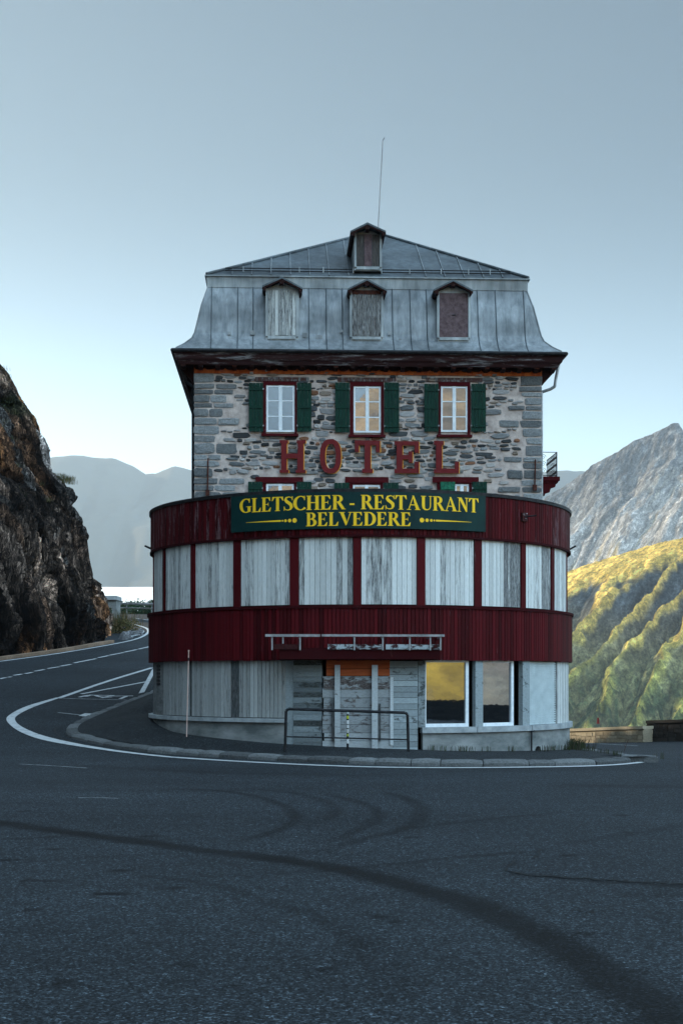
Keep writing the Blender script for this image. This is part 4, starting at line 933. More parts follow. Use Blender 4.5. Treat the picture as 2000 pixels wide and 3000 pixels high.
def serif_glyph(c):
    if c == 'L': return stem(.08)+rc(.1, 0, .60, TH)+[[(.45, TH), (.60, TH), (.62, .30), (.58, .30)]], .66
    if c == 'E': return stem(.08)+rc(.1, 0, .60, TH)+[[(.45, TH), (.60, TH), (.64, .28), (.60, .28)]]+rc(.1, 1-TH, .58, 1)+[[(.45, 1-TH), (.56, .74), (.60, .74), (.58, 1-TH)]]+rc(.27, .48, .46, .53)+[[(.42, .53), (.42, .48), (.47, .36), (.47, .65)]], .70
    if c == 'T': return stem(.27, 0, 1)+rc(.02, 1-TH, .71, 1)+[[(.02, 1-TH), (.0, .72), (.04, .72), (.16, 1-TH)], [(.71, 1-TH), (.57, 1-TH), (.69, .72), (.73, .72)]], .74
    if c == 'H': return stem(.08)+stem(.56)+rc(.27, .48, .56, .54), .85
    if c == 'D': return stem(.08)+ell(.30, .5, .36, .47, -90, 90, ST+.02, TH)+rc(.1, 0, .31, TH)+rc(.1, 1-TH, .31, 1), .80
    if c == 'B': return stem(.08)+ell(.32, .755, .20, .215, -90, 90, ST, TH)+ell(.34, .27, .24, .24, -90, 90, ST+.02, TH)+rc(.1, 0, .35, TH)+rc(.1, 1-TH, .33, 1)+rc(.1, .49, .35, .54), .72
    if c == 'R': return stem(.08)+ell(.33, .745, .21, .225, -90, 90, ST, TH)+rc(.1, 1-TH, .34, 1)+rc(.1, .49, .34, .545)+[[(.30, .50), (.50, .50), (.76, .045), (.56, .045)], [(.55, 0), (.80, 0), (.80, .045), (.55, .045)]], .80
    if c == 'C': return ell(.45, .5, .36, .475, 48, 318, ST+.02, TH)+[[(.66, .70), (.70, .70), (.70, 1), (.66, 1)]], .78
    if c == 'G': return ell(.45, .5, .36, .475, 48, 310, ST+.02, TH)+[[(.66, .70), (.70, .70), (.70, 1), (.66, 1)]]+rc(.57, .05, .57+ST, .40)+rc(.47, .40, .83, .445), .84
    if c == 'S':
        P0 = [(.55, .80, .05), (.50, .92, .05), (.34, .965, .065), (.17, .90, .12), (.13, .76, .19), (.22, .63, .21), (.36, .52, .21), (.48, .39, .21), (.50, .24, .19), (.44, .09, .11), (.29, .035, .065), (.12, .08, .05), (.06, .22, .05)]
        return ribbon(P0)+[[(.54, .72), (.58, .72), (.58, 1), (.54, 1)], [(.03, 0), (.07, 0), (.07, .30), (.03, .30)]], .63
    if c == 'A': return [[(.34, 1), (.44, 1), (.80, .045), (.58, .045)], [(.36, .92), (.40, .86), (.15, .045), (.09, .045)]]+rc(.22, .32, .56, .38)+rc(.0, 0, .26, .045)+rc(.50, 0, .86, .045), .86
    if c == 'V': return [[(.07, .955), (.29, .955), (.52, .20), (.42, 0)], [(.42, 0), (.50, .14), (.74, .955), (.68, .955)]]+rc(.0, .955, .36, 1)+rc(.58, .955, .82, 1), .82
    if c == 'N': return rc(.12, .0, .18, 1)+rc(.64, .0, .70, 1)+[[(.08, 1), (.30, 1), (.70, .22), (.70, 0), (.62, 0)]]+rc(.03, 0, .27, .045)+rc(.55, .955, .79, 1)+rc(.02, .955, .2, 1), .82
    if c == 'U': return rc(.10, .30, .10+ST, 1)+rc(.62, .30, .68, 1)+ribbon([(.195, .31, .19), (.22, .16, .17), (.30, .06, .11), (.42, .035, .07), (.55, .07, .06), (.63, .18, .06), (.65, .31, .06)])+rc(.03, .955, .36, 1)+rc(.54, .955, .76, 1), .80
    if c == '-': return rc(.05, .30, .40, .42), .45
def word(m, txt, xa, xb, z0, z1, s0=0):
    ta, tb = cyl(xa, 1500, RS)[0], cyl(xb, 1500, RS)[0]; G = [serif_glyph(c) for c in txt]; tot = sum(g[1] for g in G)
    x = 0; H_ = z1-z0
    for g, w_ in G:
        for k, poly in enumerate(g):
            d = .004+.0004*(k % 24)
            fr_ = [(ta+(tb-ta)*(x+px)/tot, z0+py*H_) for px, py in poly]
            n = len(fr_); m.add([cp(t, RS+d, z) for t, z in fr_]+[cp(t, RS+.001, z) for t, z in fr_], [tuple(range(n))]+[(i, n+i, n+(i+1) % n, (i+1) % n) for i in range(n)])
        x += w_
def szz(y): return cyl(1054, y, RS)[1]
m = MB(); word(m, 'GLETSCHER', 703, 1012, szz(1492), szz(1450)); m.build('lettering', 'gold', sg_root)
m = MB(); word(m, '-', 1022, 1040, szz(1492), szz(1450)); m.build('dash', 'gold', sg_root)
m = MB(); word(m, 'RESTAURANT', 1056, 1401, szz(1492), szz(1450)); m.build('lettering', 'gold', sg_root)
m = MB(); word(m, 'BELVEDERE', 896, 1205, szz(1540), szz(1500)); m.build('lettering', 'gold', sg_root)
for xs_, dots in (((721, 823), ((828, 2.8), (836.5, 4.2), (848.6, 5.2), (863, 6.8))), ((1380, 1276), ((1271, 2.8), (1262.5, 4.2), (1250, 5.2), (1235, 6.8)))):
    m = MB(); zc = szz(1521.5); zc2 = szz(1522.5)
    ta, tb = cyl(xs_[0], 1520, RS)[0], cyl(xs_[1], 1520, RS)[0]; n = 14
    vs = []
    for i in range(n+1): t = ta+(tb-ta)*i/n; h = .003+.02*i/n; vs += [cp(t, RS+.004, zc-h), cp(t, RS+.004, zc+h)]
    m.add(vs, [(2*i, 2*i+2, 2*i+3, 2*i+1) for i in range(n)])
    for x, rd in dots:
        t0 = cyl(x, 1520, RS)[0]; rr = rd/115; q = [cp(t0+rr*cos(a)/RS, RS+.005, zc+rr*sin(a)) for a in np.linspace(0, 2*pi, 17)[:-1]]; m.add(q, [tuple(range(16))])
    m.build('ornament', 'gold', sg_root)

# ------------------------------------------------------------------ mast, snow pole, railing
def wpt(xp, yp, Y): return Vector(((xp-CXP)/F*Y, Y, EZ+(HYP-yp)/F*Y))
a = wpt(1105, 668, 45.3); b = wpt(1121, 412, 45.3); c = wpt(1123, 403, 45.3)
ant = tag(empty('roof_mast', a), 'thin white pole leaning slightly above the top dormer', 'antenna')
m = MB(); m.tube((0, 0, -.5), tuple(b-a), .021, 8, .016); m.build('pole', 'mast', ant); m = MB(); m.tube(tuple(b-a), tuple(c-a+Vector((.03, 0, 0))), .010, 6); m.build('tip', 'darkmetal', ant)
Yp = 37.6; a = wpt(547, 2144, Yp); zz = pz(a.x, a.y); a.z = zz-.05; b = wpt(552.5, 1936, Yp)
sp_ = tag(empty('snow_pole', a), 'thin pale upright snow pole standing before the shuttered left windows', 'snow pole')
m = MB(); d = b-a; m.tube((0, 0, 0), tuple(d), .014, 8, .012); m.build('pole', 'snowpole', sp_)
m = MB(); m.tube(tuple(d), tuple(d*1.04), .016, 8); m.build('dark_band', 'darkmetal', sp_); m = MB(); m.tube(tuple(d*1.04), tuple(d*1.075), .016, 8); m.tube(tuple(d*1.12), tuple(d*1.14), .02, 8); m.tube(tuple(d*1.075), tuple(d*1.12), .012, 8); m.build('tip', 'snowpole', sp_)
Yr = 35.0
def rp(x, y): return wpt(x, y, Yr)
O_ = rp(1018, 2200); O_.z = pz(O_.x, O_.y)
rl = tag(empty('tube_railing', O_), 'black bent tube railing in front of the boarded door', 'railing')
def L_(p): return tuple(Vector(p)-O_)
m = MB(); A = rp(835, 2188); A.z = pz(A.x, A.y)-.05; B = rp(1196, 2207); B.z = pz(B.x, B.y)-.05
tl, tr = rp(838, 2083), rp(1193, 2093); tl2, tr2 = rp(845, 2077), rp(1186, 2088)
m.path([L_(A), L_(tl), L_(tl2), L_(tr2), L_(tr), L_(B)], .036, 10); m.build('frame', 'darkmetal', rl)
m = MB(); m.tube(L_(rp(838, 2158)), L_(rp(1194, 2167)), .018, 8); m.build('mid_rail', 'darkmetal', rl)
C_ = rp(1018, 2200); C_.z = O_.z-.05; tp = rp(1018, 2084)
m = MB(); m.tube(L_(C_), L_(tp), .028, 10); pst = m.build('middle_post', 'darkmetal', rl)
for y0, y1, cc in ((2086, 2092, (.5, .55, .55)), (2097, 2106, (.45, .5, .04)), (2110, 2121, (.6, .62, .62)), (2123, 2133, (.55, .57, .57)), (2136, 2147, (.5, .52, .5)), (2150, 2157, (.35, .42, .06)), (2165, 2178, (.6, .62, .62))):
    m = MB(); m.tube(L_(rp(1018, y1)), L_(rp(1018, y0)), .0305, 10); m.build('sticker', simple('sticker', tuple(q*.7 for q in cc), cc, 22, rough=.5, bs=0), pst)

# ------------------------------------------------------------------ parapet walls at the edge of the road
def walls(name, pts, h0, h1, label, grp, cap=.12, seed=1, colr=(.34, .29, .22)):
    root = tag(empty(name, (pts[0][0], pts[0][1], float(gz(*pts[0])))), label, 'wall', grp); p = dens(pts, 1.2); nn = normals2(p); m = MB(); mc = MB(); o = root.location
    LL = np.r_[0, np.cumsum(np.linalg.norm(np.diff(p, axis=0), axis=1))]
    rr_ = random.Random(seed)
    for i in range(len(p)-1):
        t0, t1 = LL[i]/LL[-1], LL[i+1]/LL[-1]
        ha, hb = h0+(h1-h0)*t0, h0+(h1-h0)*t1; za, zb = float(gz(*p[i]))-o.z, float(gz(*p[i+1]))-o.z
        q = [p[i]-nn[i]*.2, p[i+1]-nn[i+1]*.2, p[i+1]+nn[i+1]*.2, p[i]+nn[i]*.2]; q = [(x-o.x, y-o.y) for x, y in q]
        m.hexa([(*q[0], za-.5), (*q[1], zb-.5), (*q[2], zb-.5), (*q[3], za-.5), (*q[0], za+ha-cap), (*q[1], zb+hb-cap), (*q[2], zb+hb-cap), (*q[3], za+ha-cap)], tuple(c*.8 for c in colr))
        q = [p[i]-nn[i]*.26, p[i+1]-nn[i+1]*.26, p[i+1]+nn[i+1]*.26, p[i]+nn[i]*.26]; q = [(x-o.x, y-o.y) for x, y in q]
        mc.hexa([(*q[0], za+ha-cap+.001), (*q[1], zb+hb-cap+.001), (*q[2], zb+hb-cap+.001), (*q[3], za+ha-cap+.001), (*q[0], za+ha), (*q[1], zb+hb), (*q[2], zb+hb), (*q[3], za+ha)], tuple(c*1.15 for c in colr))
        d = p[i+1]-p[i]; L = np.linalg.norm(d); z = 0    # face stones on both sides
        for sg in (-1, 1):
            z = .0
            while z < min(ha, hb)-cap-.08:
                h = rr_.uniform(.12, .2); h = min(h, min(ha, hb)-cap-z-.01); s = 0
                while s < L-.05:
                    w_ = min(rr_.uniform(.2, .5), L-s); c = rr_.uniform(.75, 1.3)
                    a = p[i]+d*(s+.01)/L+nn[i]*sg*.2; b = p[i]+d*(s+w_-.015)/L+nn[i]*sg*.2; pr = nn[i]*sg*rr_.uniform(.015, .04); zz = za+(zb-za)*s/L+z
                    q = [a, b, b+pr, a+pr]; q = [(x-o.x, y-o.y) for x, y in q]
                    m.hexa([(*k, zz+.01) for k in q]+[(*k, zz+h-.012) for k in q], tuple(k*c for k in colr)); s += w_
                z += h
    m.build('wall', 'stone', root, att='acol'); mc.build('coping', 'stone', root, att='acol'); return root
W1 = hit(1672, 2177.5); W1b = hit(1897, 2174)
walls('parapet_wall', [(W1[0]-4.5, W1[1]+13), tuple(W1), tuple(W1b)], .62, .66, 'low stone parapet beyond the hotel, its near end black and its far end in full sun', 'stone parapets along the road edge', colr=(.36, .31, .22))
W2 = hit(1903, 2173); W2x = [(W2[0], W2[1]-.0), (17.4, 52), (25, 34), (27, 18), (22, 2), (10, -8), (-12, -12), (-40, -13)]
walls('parapet_wall', W2x, .88, .98, 'taller stone parapet, shade put into its dark colour, running out of the picture at the right edge', 'stone parapets along the road edge', seed=5, colr=(.045, .04, .035))  # shade on this stretch is put into the near-black stone colour
m = MB(); q = W1+(W1b-W1)*.37; z = float(gz(*q)); rp_ = tag(empty('red_marker', (q[0], q[1], z+.83)), 'small red marker standing on top of the low parapet', 'marker')
m.tube((0, 0, 0), (0, 0, .12), .07, 10, .05); m.build('base', 'letterred', rp_); m = MB(); m.tube((0, 0, .12), (0, 0, .26), .055, 10, .04); m.build('cap', 'letterred', rp_)

# guard rail at the far bend
ga, gb = hit(300, 1795), hit(520, 1801); d = gb-ga; Lg = np.linalg.norm(d)
gr = tag(empty('guard_rail', (ga[0], ga[1], float(gz(*ga)))), 'long low steel guard rail catching the sun at the far bend behind the hotel', 'guard rail')
gn = np.array((d[1], -d[0]))/Lg
for nm, z0, z1, off in (('upper_rail', .62, .78, 0), ('lower_rail', .34, .44, 0)):
    m = MB(); zz = [float(gz(*ga))-gr.location.z, float(gz(*gb))-gr.location.z]; K = 4
    prof_ = [(0, z0), (.05, z0+(z1-z0)*.25), (.0, (z0+z1)/2), (.05, z0+(z1-z0)*.75), (0, z1)]
    vs = []
    for t, zb in ((0, zz[0]), (1, zz[1])):
        for o_, z in prof_: q = d*t+gn*(o_+.06); vs.append((q[0], q[1], zb+z))
        for o_, z in reversed(prof_): q = d*t+gn*(o_+.04); vs.append((q[0], q[1], zb+z))
    m.add(vs, [(i, (i+1) % 10, 10+(i+1) % 10, 10+i) for i in range(10)]+[tuple(range(10)), tuple(range(19, 9, -1))]); m.build(nm, 'galv', gr)
n = int(Lg/2)
for k in range(n+1):
    q = d*k/n; m = MB(); z = float(gz(*(ga+q)))-gr.location.z; m.box(q[0]-.04, q[0]+.04, q[1]-.04, q[1]+.04, z-.3, z+.72); m.build('post', 'galv', gr)

# ------------------------------------------------------------------ cliff on the left
BASE = [(-52, -30), (-48, -5), (-40, 20), (-30, 40), (-21, 55), (-16.6, 64.6), (-14.6, 70), (-13.2, 75.5), (-12.7, 79.5), (-13.2, 82.5), (-15, 85.2), (-20, 87.5), (-32, 91), (-50, 98)]
TOP = [(-64, -26), (-60, 0), (-54, 26), (-44, 48), (-33, 60), (-25.5, 68), (-22.6, 73), (-20.5, 77), (-19.3, 80.3), (-19.5, 81.3), (-20.6, 82.3), (-24, 84), (-34, 88), (-52, 95)]
BD = [0]
for a, b in zip(BASE, BASE[1:]): BD.append(BD[-1]+math.dist(a, b))
sarr = np.r_[np.linspace(0, BD[4], 50, endpoint=False), np.linspace(BD[4], BD[11], 400, endpoint=False), np.linspace(BD[11], BD[-1], 30)]
def intp(P_, s):
    from_ = np.array(P_, float); return np.stack([np.interp(s, BD, from_[:, k]) for k in (0, 1)], 1)
def smo(a, it=6, k=None):
    for _ in range(it): a[1:-1] = (a[:-2]+2*a[1:-1]+a[2:])/4
    return a
Bs = smo(intp(BASE, sarr), 60); Ts = smo(intp(TOP, sarr), 60)
hp = np.array([0, 1.7, 3.2, 6.1, 7.8, 9.5, 10.5, 12, 13.4, 14.6]); sp2 = np.array([0, .3, .85, 1.46, 2.3, 3.65, 4.0, 4.9, 6.0, 6.7])/6.7
hh_ = np.r_[np.linspace(-1.0, 15, 300), np.linspace(16, 62, 34)]
Sg, Hg = np.meshgrid(np.arange(len(sarr)), hh_, indexing='ij')
fr = np.where(Hg < 14.6, np.interp(Hg, hp, sp2), 1+(Hg-14.6)/8.0)
dirv = Ts-Bs
X = Bs[:, 0][:, None]+dirv[:, 0][:, None]*fr; Y = Bs[:, 1][:, None]+dirv[:, 1][:, None]*fr
Zb = gz(Bs[:, 0], Bs[:, 1])[:, None]
Z = Zb+Hg*(14.6/14.6)
pts = np.stack([X, Y, Z], -1).reshape(-1, 3)
nx = -dirv/np.linalg.norm(dirv, axis=1, keepdims=True); N3 = np.stack([np.repeat(nx[:, 0], len(hh_)), np.repeat(nx[:, 1], len(hh_)), np.full(len(pts), .25)], 1)
S_ = np.repeat(sarr, len(hh_)); q = np.stack([fr.ravel()*1.2, S_-.16*pts[:, 2], pts[:, 2]], 1)
disp = np.zeros(len(pts)); acc = []
wq = q+np.stack([fbm(q[:, 1]*.4, q[:, 2]*.3, 3, 11), fbm(q[:, 0]*.4, q[:, 2]*.3, 3, 12), fbm(q[:, 1]*.5, q[:, 0]*.5, 3, 13)], 1)*(.1, .5, .6)
for sc, amp, sd in (((.42, .26, .055), 1.25, 1), ((1.1, .75, .11), .8, 2), ((2.8, 1.9, .24), .42, 3), ((6.5, 4.6, .55), .2, 4)):
    hv, off, f1, f2 = voro(wq*sc, sd)
    disp += amp*((hv[:, 0]-.5)*.9+(off*(hv[:, 1:4]-.5)).sum(1)*2.0)
    disp -= amp*.5*np.exp(-((f2-f1)/.055)**2); acc.append((hv, f2-f1))
disp += .10*(fbm(q[:, 1]*6, q[:, 2]*2, 4, 21)-.5)
disp = np.where(disp > .3, .3+.6*np.tanh((disp-.3)/.6), disp); damp = sstep(-.6, 1.2, Hg.ravel()); pts2 = pts+N3*((disp-.2)*damp)[:, None]
h0, h1 = acc[0][0], acc[1][0]; h2 = acc[2][0]
base = np.array((.075, .055, .043)); brn = np.array((.30, .14, .062)); gry = np.array((.22, .21, .20)); pnk = np.array((.44, .30, .22))
t1 = sstep(.45, .8, h1[:, 1]*.6+h2[:, 2]*.4)[:, None]; t2 = sstep(.70, .9, h0[:, 2]*.5+h1[:, 3]*.5)[:, None]; t3 = sstep(.7, .9, h2[:, 1])[:, None]
c = base*(1-t1)+brn*t1; c = c*(1-t2)+gry*t2; c = c*(1-t3*.7)+pnk*t3*.7
st_ = fbm(q[:, 1]*3, q[:, 2]*.35, 4, 31)[:, None]; c = c*(.25+1.5*st_)*(.35+1.3*fbm(q[:, 1]*11, q[:, 2]*1.3, 4, 72)[:, None]); c = c*1.9; c *= (1-.8*np.exp(-(acc[1][1]/.09)**2))[:, None]*(1-.6*np.exp(-(acc[2][1]/.08)**2))[:, None]; c *= .35+1.3*sstep(.35, .7, fbm(q[:, 1]*.5, q[:, 2]*.25, 3, 71))[:, None]
mossy = (sstep(.60, .72, fbm(q[:, 1]*.35, q[:, 2]*.35, 4, 41))*sstep(8, 12, Hg.ravel()))[:, None]; c = c*(1-mossy*.8)+np.array((.035, .045, .018))*mossy*.8
cl = grid_obj('rock_cliff', pts2.reshape(X.shape+(3,)), 'rock', c.reshape(X.shape+(3,)), smooth=False); st(cl)
CLP = pts2.reshape(X.shape+(3,))
# kerb at the cliff foot
m = MB(); p = smooth_path([hit(*q_) for q_ in z3((-120, 750), (0, 737), (320, 695), (650, 648), (900, 602), (1050, 575))], .5); nn = normals2(p)
for i in range(len(p)-1):
    c = R.uniform(.8, 1.2); q_ = [p[i]-nn[i]*.02, p[i+1]-nn[i+1]*.02, p[i+1]+nn[i+1]*.28, p[i]+nn[i]*.28]; za = [float(gz(*k)) for k in q_]
    m.hexa([(*k, z_-.1) for k, z_ in zip(q_, za)]+[(*k, z_+.15) for k, z_ in zip(q_, za)], (.24*c, .17*c, .12*c))
st(m.build('cliff_kerb', 'granite', att='acol'))

# ------------------------------------------------------------------ plants
def blades(m, cen, n, h, spread, cols, lean=.4, wd=.012, rr=R):
    for _ in range(n):
        x, y = cen[0]+rr.gauss(0, spread), cen[1]+rr.gauss(0, spread); z = cen[2]; a = rr.uniform(0, 2*pi); hh = h*rr.uniform(.5, 1.1); l = hh*rr.uniform(0, lean)
        dx, dy = cos(a)*l, sin(a)*l; b = rr.uniform(0, pi); wx, wy = cos(b)*wd, sin(b)*wd
        m.add([(x-wx, y-wy, z-.1), (x+wx, y+wy, z-.1), (x+dx*.4+wx*.7, y+dy*.4+wy*.7, z+hh*.6), (x+dx*.4-wx*.7, y+dy*.4-wy*.7, z+hh*.6), (x+dx, y+dy, z+hh)], [(0, 1, 2, 3), (3, 2, 4)], rr.choice(cols))
def leaves(m, cen, rad, n, size, cols, rr=R, flatn=.8):
    for _ in range(n):
        v = Vector((rr.gauss(0, 1), rr.gauss(0, 1), rr.gauss(0, 1))).normalized()*rr.uniform(.55, 1.05)
        p = Vector(cen)+Vector((v.x*rad[0], v.y*rad[1], v.z*rad[2])); a = Vector((rr.gauss(0, 1), rr.gauss(0, 1), rr.gauss(0, 1))).normalized(); b = a.orthogonal().normalized(); s = size*rr.uniform(.6, 1.3)
        m.add([p-a*s, p-b*s*.6, p+a*s, p+b*s*.6], [(0, 1, 2, 3)], rr.choice(cols))
m = MB(); GC = [(.05, .06, .02), (.09, .08, .03), (.14, .11, .05), (.03, .045, .015)]
rr = random.Random(3); Ssz = CLP.shape
for _ in range(150):
    i = rr.randrange(60, 440); j = rr.randrange(150, 330); p0 = CLP[i, j]
    nrm = CLP[min(i+1, Ssz[0]-1), j]-CLP[i-1, j]; up = CLP[i, min(j+1, Ssz[1]-1)]-CLP[i, j-1]; N_ = np.cross(nrm, up); N_ /= np.linalg.norm(N_)+1e-9
    if abs(N_[2]) > .45 and p0[0] > -40: blades(m, p0, 26, .18, .2, GC, 1.3, .009, rr)
for xp, yp in ((205, 1395), (190, 1385), (12, 1165)):
    best = None; ii = np.argmin((((CLP[:, :, 0]/CLP[:, :, 1]*F+CXP)-xp)**2+((HYP-(CLP[:, :, 2]-EZ)/CLP[:, :, 1]*F)-yp)**2).ravel()); p0 = CLP.reshape(-1, 3)[ii]
    for _ in range(5): blades(m, (p0[0]+rr.gauss(0, .25), p0[1]+rr.gauss(0, .4), p0[2]-.05), 60, .2, .17, GC, 1.2, .008, rr)
tag(m.build('cliff_grass', 'leaf', att='acol', fix=False), kind='stuff', label='dry grass tufts growing on ledges of the rock cliff')
# bush at the cliff nose
q = hit(362, 1858); bz = float(gz(*q)); bu = tag(empty('bush', (q[0]-.35, q[1]+1.2, bz)), 'dry brown green bush at the foot of the cliff nose by the bend', 'bush')
m = MB(); BC = [(.10, .08, .035), (.06, .055, .02), (.035, .045, .02), (.14, .10, .05)]
for _ in range(7): leaves(m, (rr.uniform(-.6, .7), rr.uniform(-.7, .7), rr.uniform(.1, .8)), (.5, .5, .45), 260, .06, BC, rr)
blades(m, (0, 0, .6), 220, .9, .45, BC, .6, .012, rr); m.build('foliage', 'leaf', bu, att='acol', fix=False)
m = MB()
for _ in range(9): m.tube((0, 0, -.1), (rr.uniform(-.6, .6), rr.uniform(-.6, .6), rr.uniform(.5, 1.0)), .025, 5, .008)
m.build('stem', 'brownwood', bu)
# stones and a pale drain channel on the island beside the bend
m = MB(); poly = [hit(*k) for k in z3((1060, 560), (1200, 545), (1320, 505), (1355, 470), (1290, 440), (1230, 430), (1180, 470), (1110, 520))]; cen = np.mean(poly, 0); z0 = float(gz(*cen))
for _ in range(90):
    t = rr.random(); k = rr.randrange(len(poly)); p0 = cen+(poly[k]*(1-t)+poly[(k+1) % len(poly)]*t-cen)*rr.uniform(.1, .95); s = rr.uniform(.08, .3); c = rr.uniform(.06, .2)
    vs = [(p0[0]+s*cos(a)*rr.uniform(.7, 1.2), p0[1]+s*sin(a)*rr.uniform(.7, 1.2), float(gz(*p0))-.05) for a in np.linspace(0, 2*pi, 7)[:-1]]; vs += [(p0[0]+(x-p0[0])*.6, p0[1]+(y-p0[1])*.6, z+s*rr.uniform(.5, .9)) for x, y, z in vs]
    m.add(vs, [(i, (i+1) % 6, 6+(i+1) % 6, 6+i) for i in range(6)]+[tuple(range(6, 12))], (c, c*1.02, c*1.05))
tag(m.build('verge_rubble', 'stone', att='acol'), kind='stuff', label='grey broken stones on the verge inside the bend')
st(line('drain_channel', z3((1190, 527), (1240, 515), (1290, 495), (1312, 478), (1300, 470)), .28, 'sill', h=.05))
# weeds round the foot of the drum on the right
m = MB(); rr = random.Random(9)
for k in range(60):
    th = rr.uniform(.2, 1.9); r_ = 6.15+abs(rr.gauss(0, .22)); x, y = KC[0]+r_*sin(th), KC[1]-r_*cos(th); g = max(0, (th-.8)); 
    if rr.random() < .35+.6*(th > 1.1): blades(m, (x, y, pz(x, y)+.06), 14, .10+.16*(th > 1.15), .07, [(.02, .03, .015), (.04, .05, .02), (.05, .04, .03)], .9, .008, rr)
for _ in range(40):
    t = rr.uniform(.55, .8); i = int(len(KP)*t); p0 = KP[i]+KN[i]*rr.uniform(.36, .7); blades(m, (p0[0], p0[1], pz(p0[0], p0[1])+.05), 8, .09, .06, [(.03, .04, .02), (.05, .045, .03)], .9, .007, rr)
tag(m.build('weeds', 'leaf', att='acol', fix=False), kind='stuff', label='low dark weeds along the foot of the round wall')
p0 = hit(1826, 2202, .1); wd_ = tag(empty('tall_weed', (p0[0], p0[1], float(gz(*p0))+.1)), 'single tall dry stalk at the right tip of the kerb', 'weed')
m = MB(); m.tube((0, 0, 0), (.12, 0, .33), .006, 4); m.tube((.04, 0, .12), (-.03, 0, .24), .004, 4); m.build('stalk', 'rust', wd_)

# concrete shelter and shrubs at the far bend
q = wpt(333, 1790, 97); cs = tag(empty('concrete_portal', (q.x, q.y, q.z)), 'small grey concrete portal with flat roof slab behind the cliff nose', 'portal')
m = MB(); m.box(-1.2, .25, -.2, 2, .75, 1.02); m.build('roof_slab', 'sill', cs); m = MB(); m.box(-.1, .2, 0, 1.8, -1.2, .749); m.box(-1.2, -.1, 0, .3, .30, .749); m.build('wall', 'concrete', cs)
m = MB(); rr = random.Random(12); SC = [(.012, .035, .018), (.02, .05, .025), (.008, .022, .013), (.03, .055, .03)]
for _ in range(95):
    x = rr.uniform(-21, -8); y = rr.uniform(107, 113); z = float(gz(x, 104))
    leaves(m, (x, y, z+rr.uniform(-.4, .75)), (1.0, 1.0, .6), 150, .11, SC, rr)
tag(m.build('shrub_bank', 'leaf', att='acol', fix=False), kind='stuff', label='dark green shrubs massed behind the far guard rail')

# ------------------------------------------------------------------ the land below and around
def axis(pairs):
    o = []
    for a, b, n in pairs: o += list(np.linspace(a, b, n, endpoint=False))
    return np.array(o+[pairs[-1][1]])
ax = axis([(-9000, -2000, 14), (-2000, -200, 24), (-200, -60, 20), (-60, 60, 60), (60, 300, 24), (300, 2000, 20), (2000, 9000, 14)])
ay = axis([(-9000, -1500, 14), (-1500, -100, 20), (-100, -20, 16), (-20, 130, 75), (130, 500, 30), (500, 2000, 20), (2000, 9000, 16)])
AX, AY = np.meshgrid(ax, ay, indexing='ij')
dr_ = np.maximum(AX-wall_x(AY)-.3, 0); db = np.maximum(AY-105, 0)*.9; df = np.maximum(-14-AY, 0)
out = np.maximum(np.maximum(dr_, np.where(AX > -60, db, db*.3)), df)
TZ = gz(np.clip(AX, -70, 30), np.clip(AY, -14, 112))-.35-np.minimum(out*.62, 260)+18*(fbm(AX/300, AY/300, 5, 3)-.5)*sstep(30, 300, out)
TZ = np.where(AX < -60, np.maximum(TZ, TZ*.2+60*sstep(-60, -160, AX)*sstep(100, 60, AY)*sstep(-900, -300, AY)), TZ)
gcol = np.array((.10, .10, .045))*(.6+.8*fbm(AX/60, AY/60, 4, 8))[..., None]
st(grid_obj('ground', np.stack([AX, AY, TZ], -1), 'far', gcol))
# sunlit ground beyond the shrubs, its glare put into a near-white colour
gx, gy = np.meshgrid(np.linspace(-110, -12, 70), np.linspace(210, 330, 40), indexing='ij')
zc = EZ+(HYP-1719)/F*300; zz = zc+(gy-300)*.085-np.abs(gy-300)*.02-.012*(gx+45)+1.2*(fbm(gx/14, gy/14, 4, 2)-.5); zz = np.where(gy > 300, zc-(gy-300)*.5-.012*(gx+45), zz); zz = zz-40*sstep(-32, -14, gx)-40*sstep(-90, -108, gx); zz[:, 0] = -60; tc_ = np.full(gx.shape+(3,), .88)*np.array((1, .97, .88)); gk = np.clip(sstep(-31, -27, gx)+sstep(214, 212, gy)+sstep(-92, -96, gx), 0, 1)[..., None]; tc_ = tc_*(1-gk)+np.array((.10, .11, .05))*gk
st(grid_obj('glare_terrace', np.stack([gx, gy, zz], -1), 'pale', tc_))

# valley side right of the hotel: green shoulder cut by gullies
gx, gy = np.meshgrid(np.linspace(60, 460, 420), np.linspace(640, 1320, 560), indexing='ij')
p_ = .6*gx+.8*gy; c_ = .8*gx-.6*gy
crest = 84+.34*(gx-174)+6*(fbm(gx/60, gy/60, 4, 5)-.5)
warp = (fbm(p_/110, c_/80, 5, 6, .6)-.5)*95
pl = 84-.60*(944-p_)
k = 14.; zz = -k*np.logaddexp(-pl/k, -crest/k)
dep_ = sstep(8, 34, crest-pl+6+16*(fbm(c_/22, p_/60, 3, 78)-.5))
def tri(t): return np.abs(2*(t-np.floor(t))-1)
g1 = 1-tri((c_+warp*.8)/38+1.1*fbm(c_/90, p_/300, 2, 91))**1.1; g2 = 1-tri((c_+warp*1.2)/12.5+.3)
gul = (6+24*fbm(gx/60, gy/60, 3, 77))*g1*dep_+4.5*g2*sstep(10, 60, crest-pl)*(.3+g1)
zz = zz-gul+9*(ridged(c_/17, p_/34, 5, 9, .6)-.5)*sstep(-10, 30, crest-pl)+2.6*(ridged(gx/6, gy/6, 3, 15)-.5)
zz += 12*(fbm(gx/45, gy/45, 4, 93)-.5)*dep_
zz += np.where(p_ > 1010, -(p_-1010)*.35, 0)
hgt = zz; grass = np.array((.24, .225, .06)); gold = np.array((.50, .34, .085)); rockc = np.array((.05, .058, .062)); shrub = np.array((.03, .055, .025))
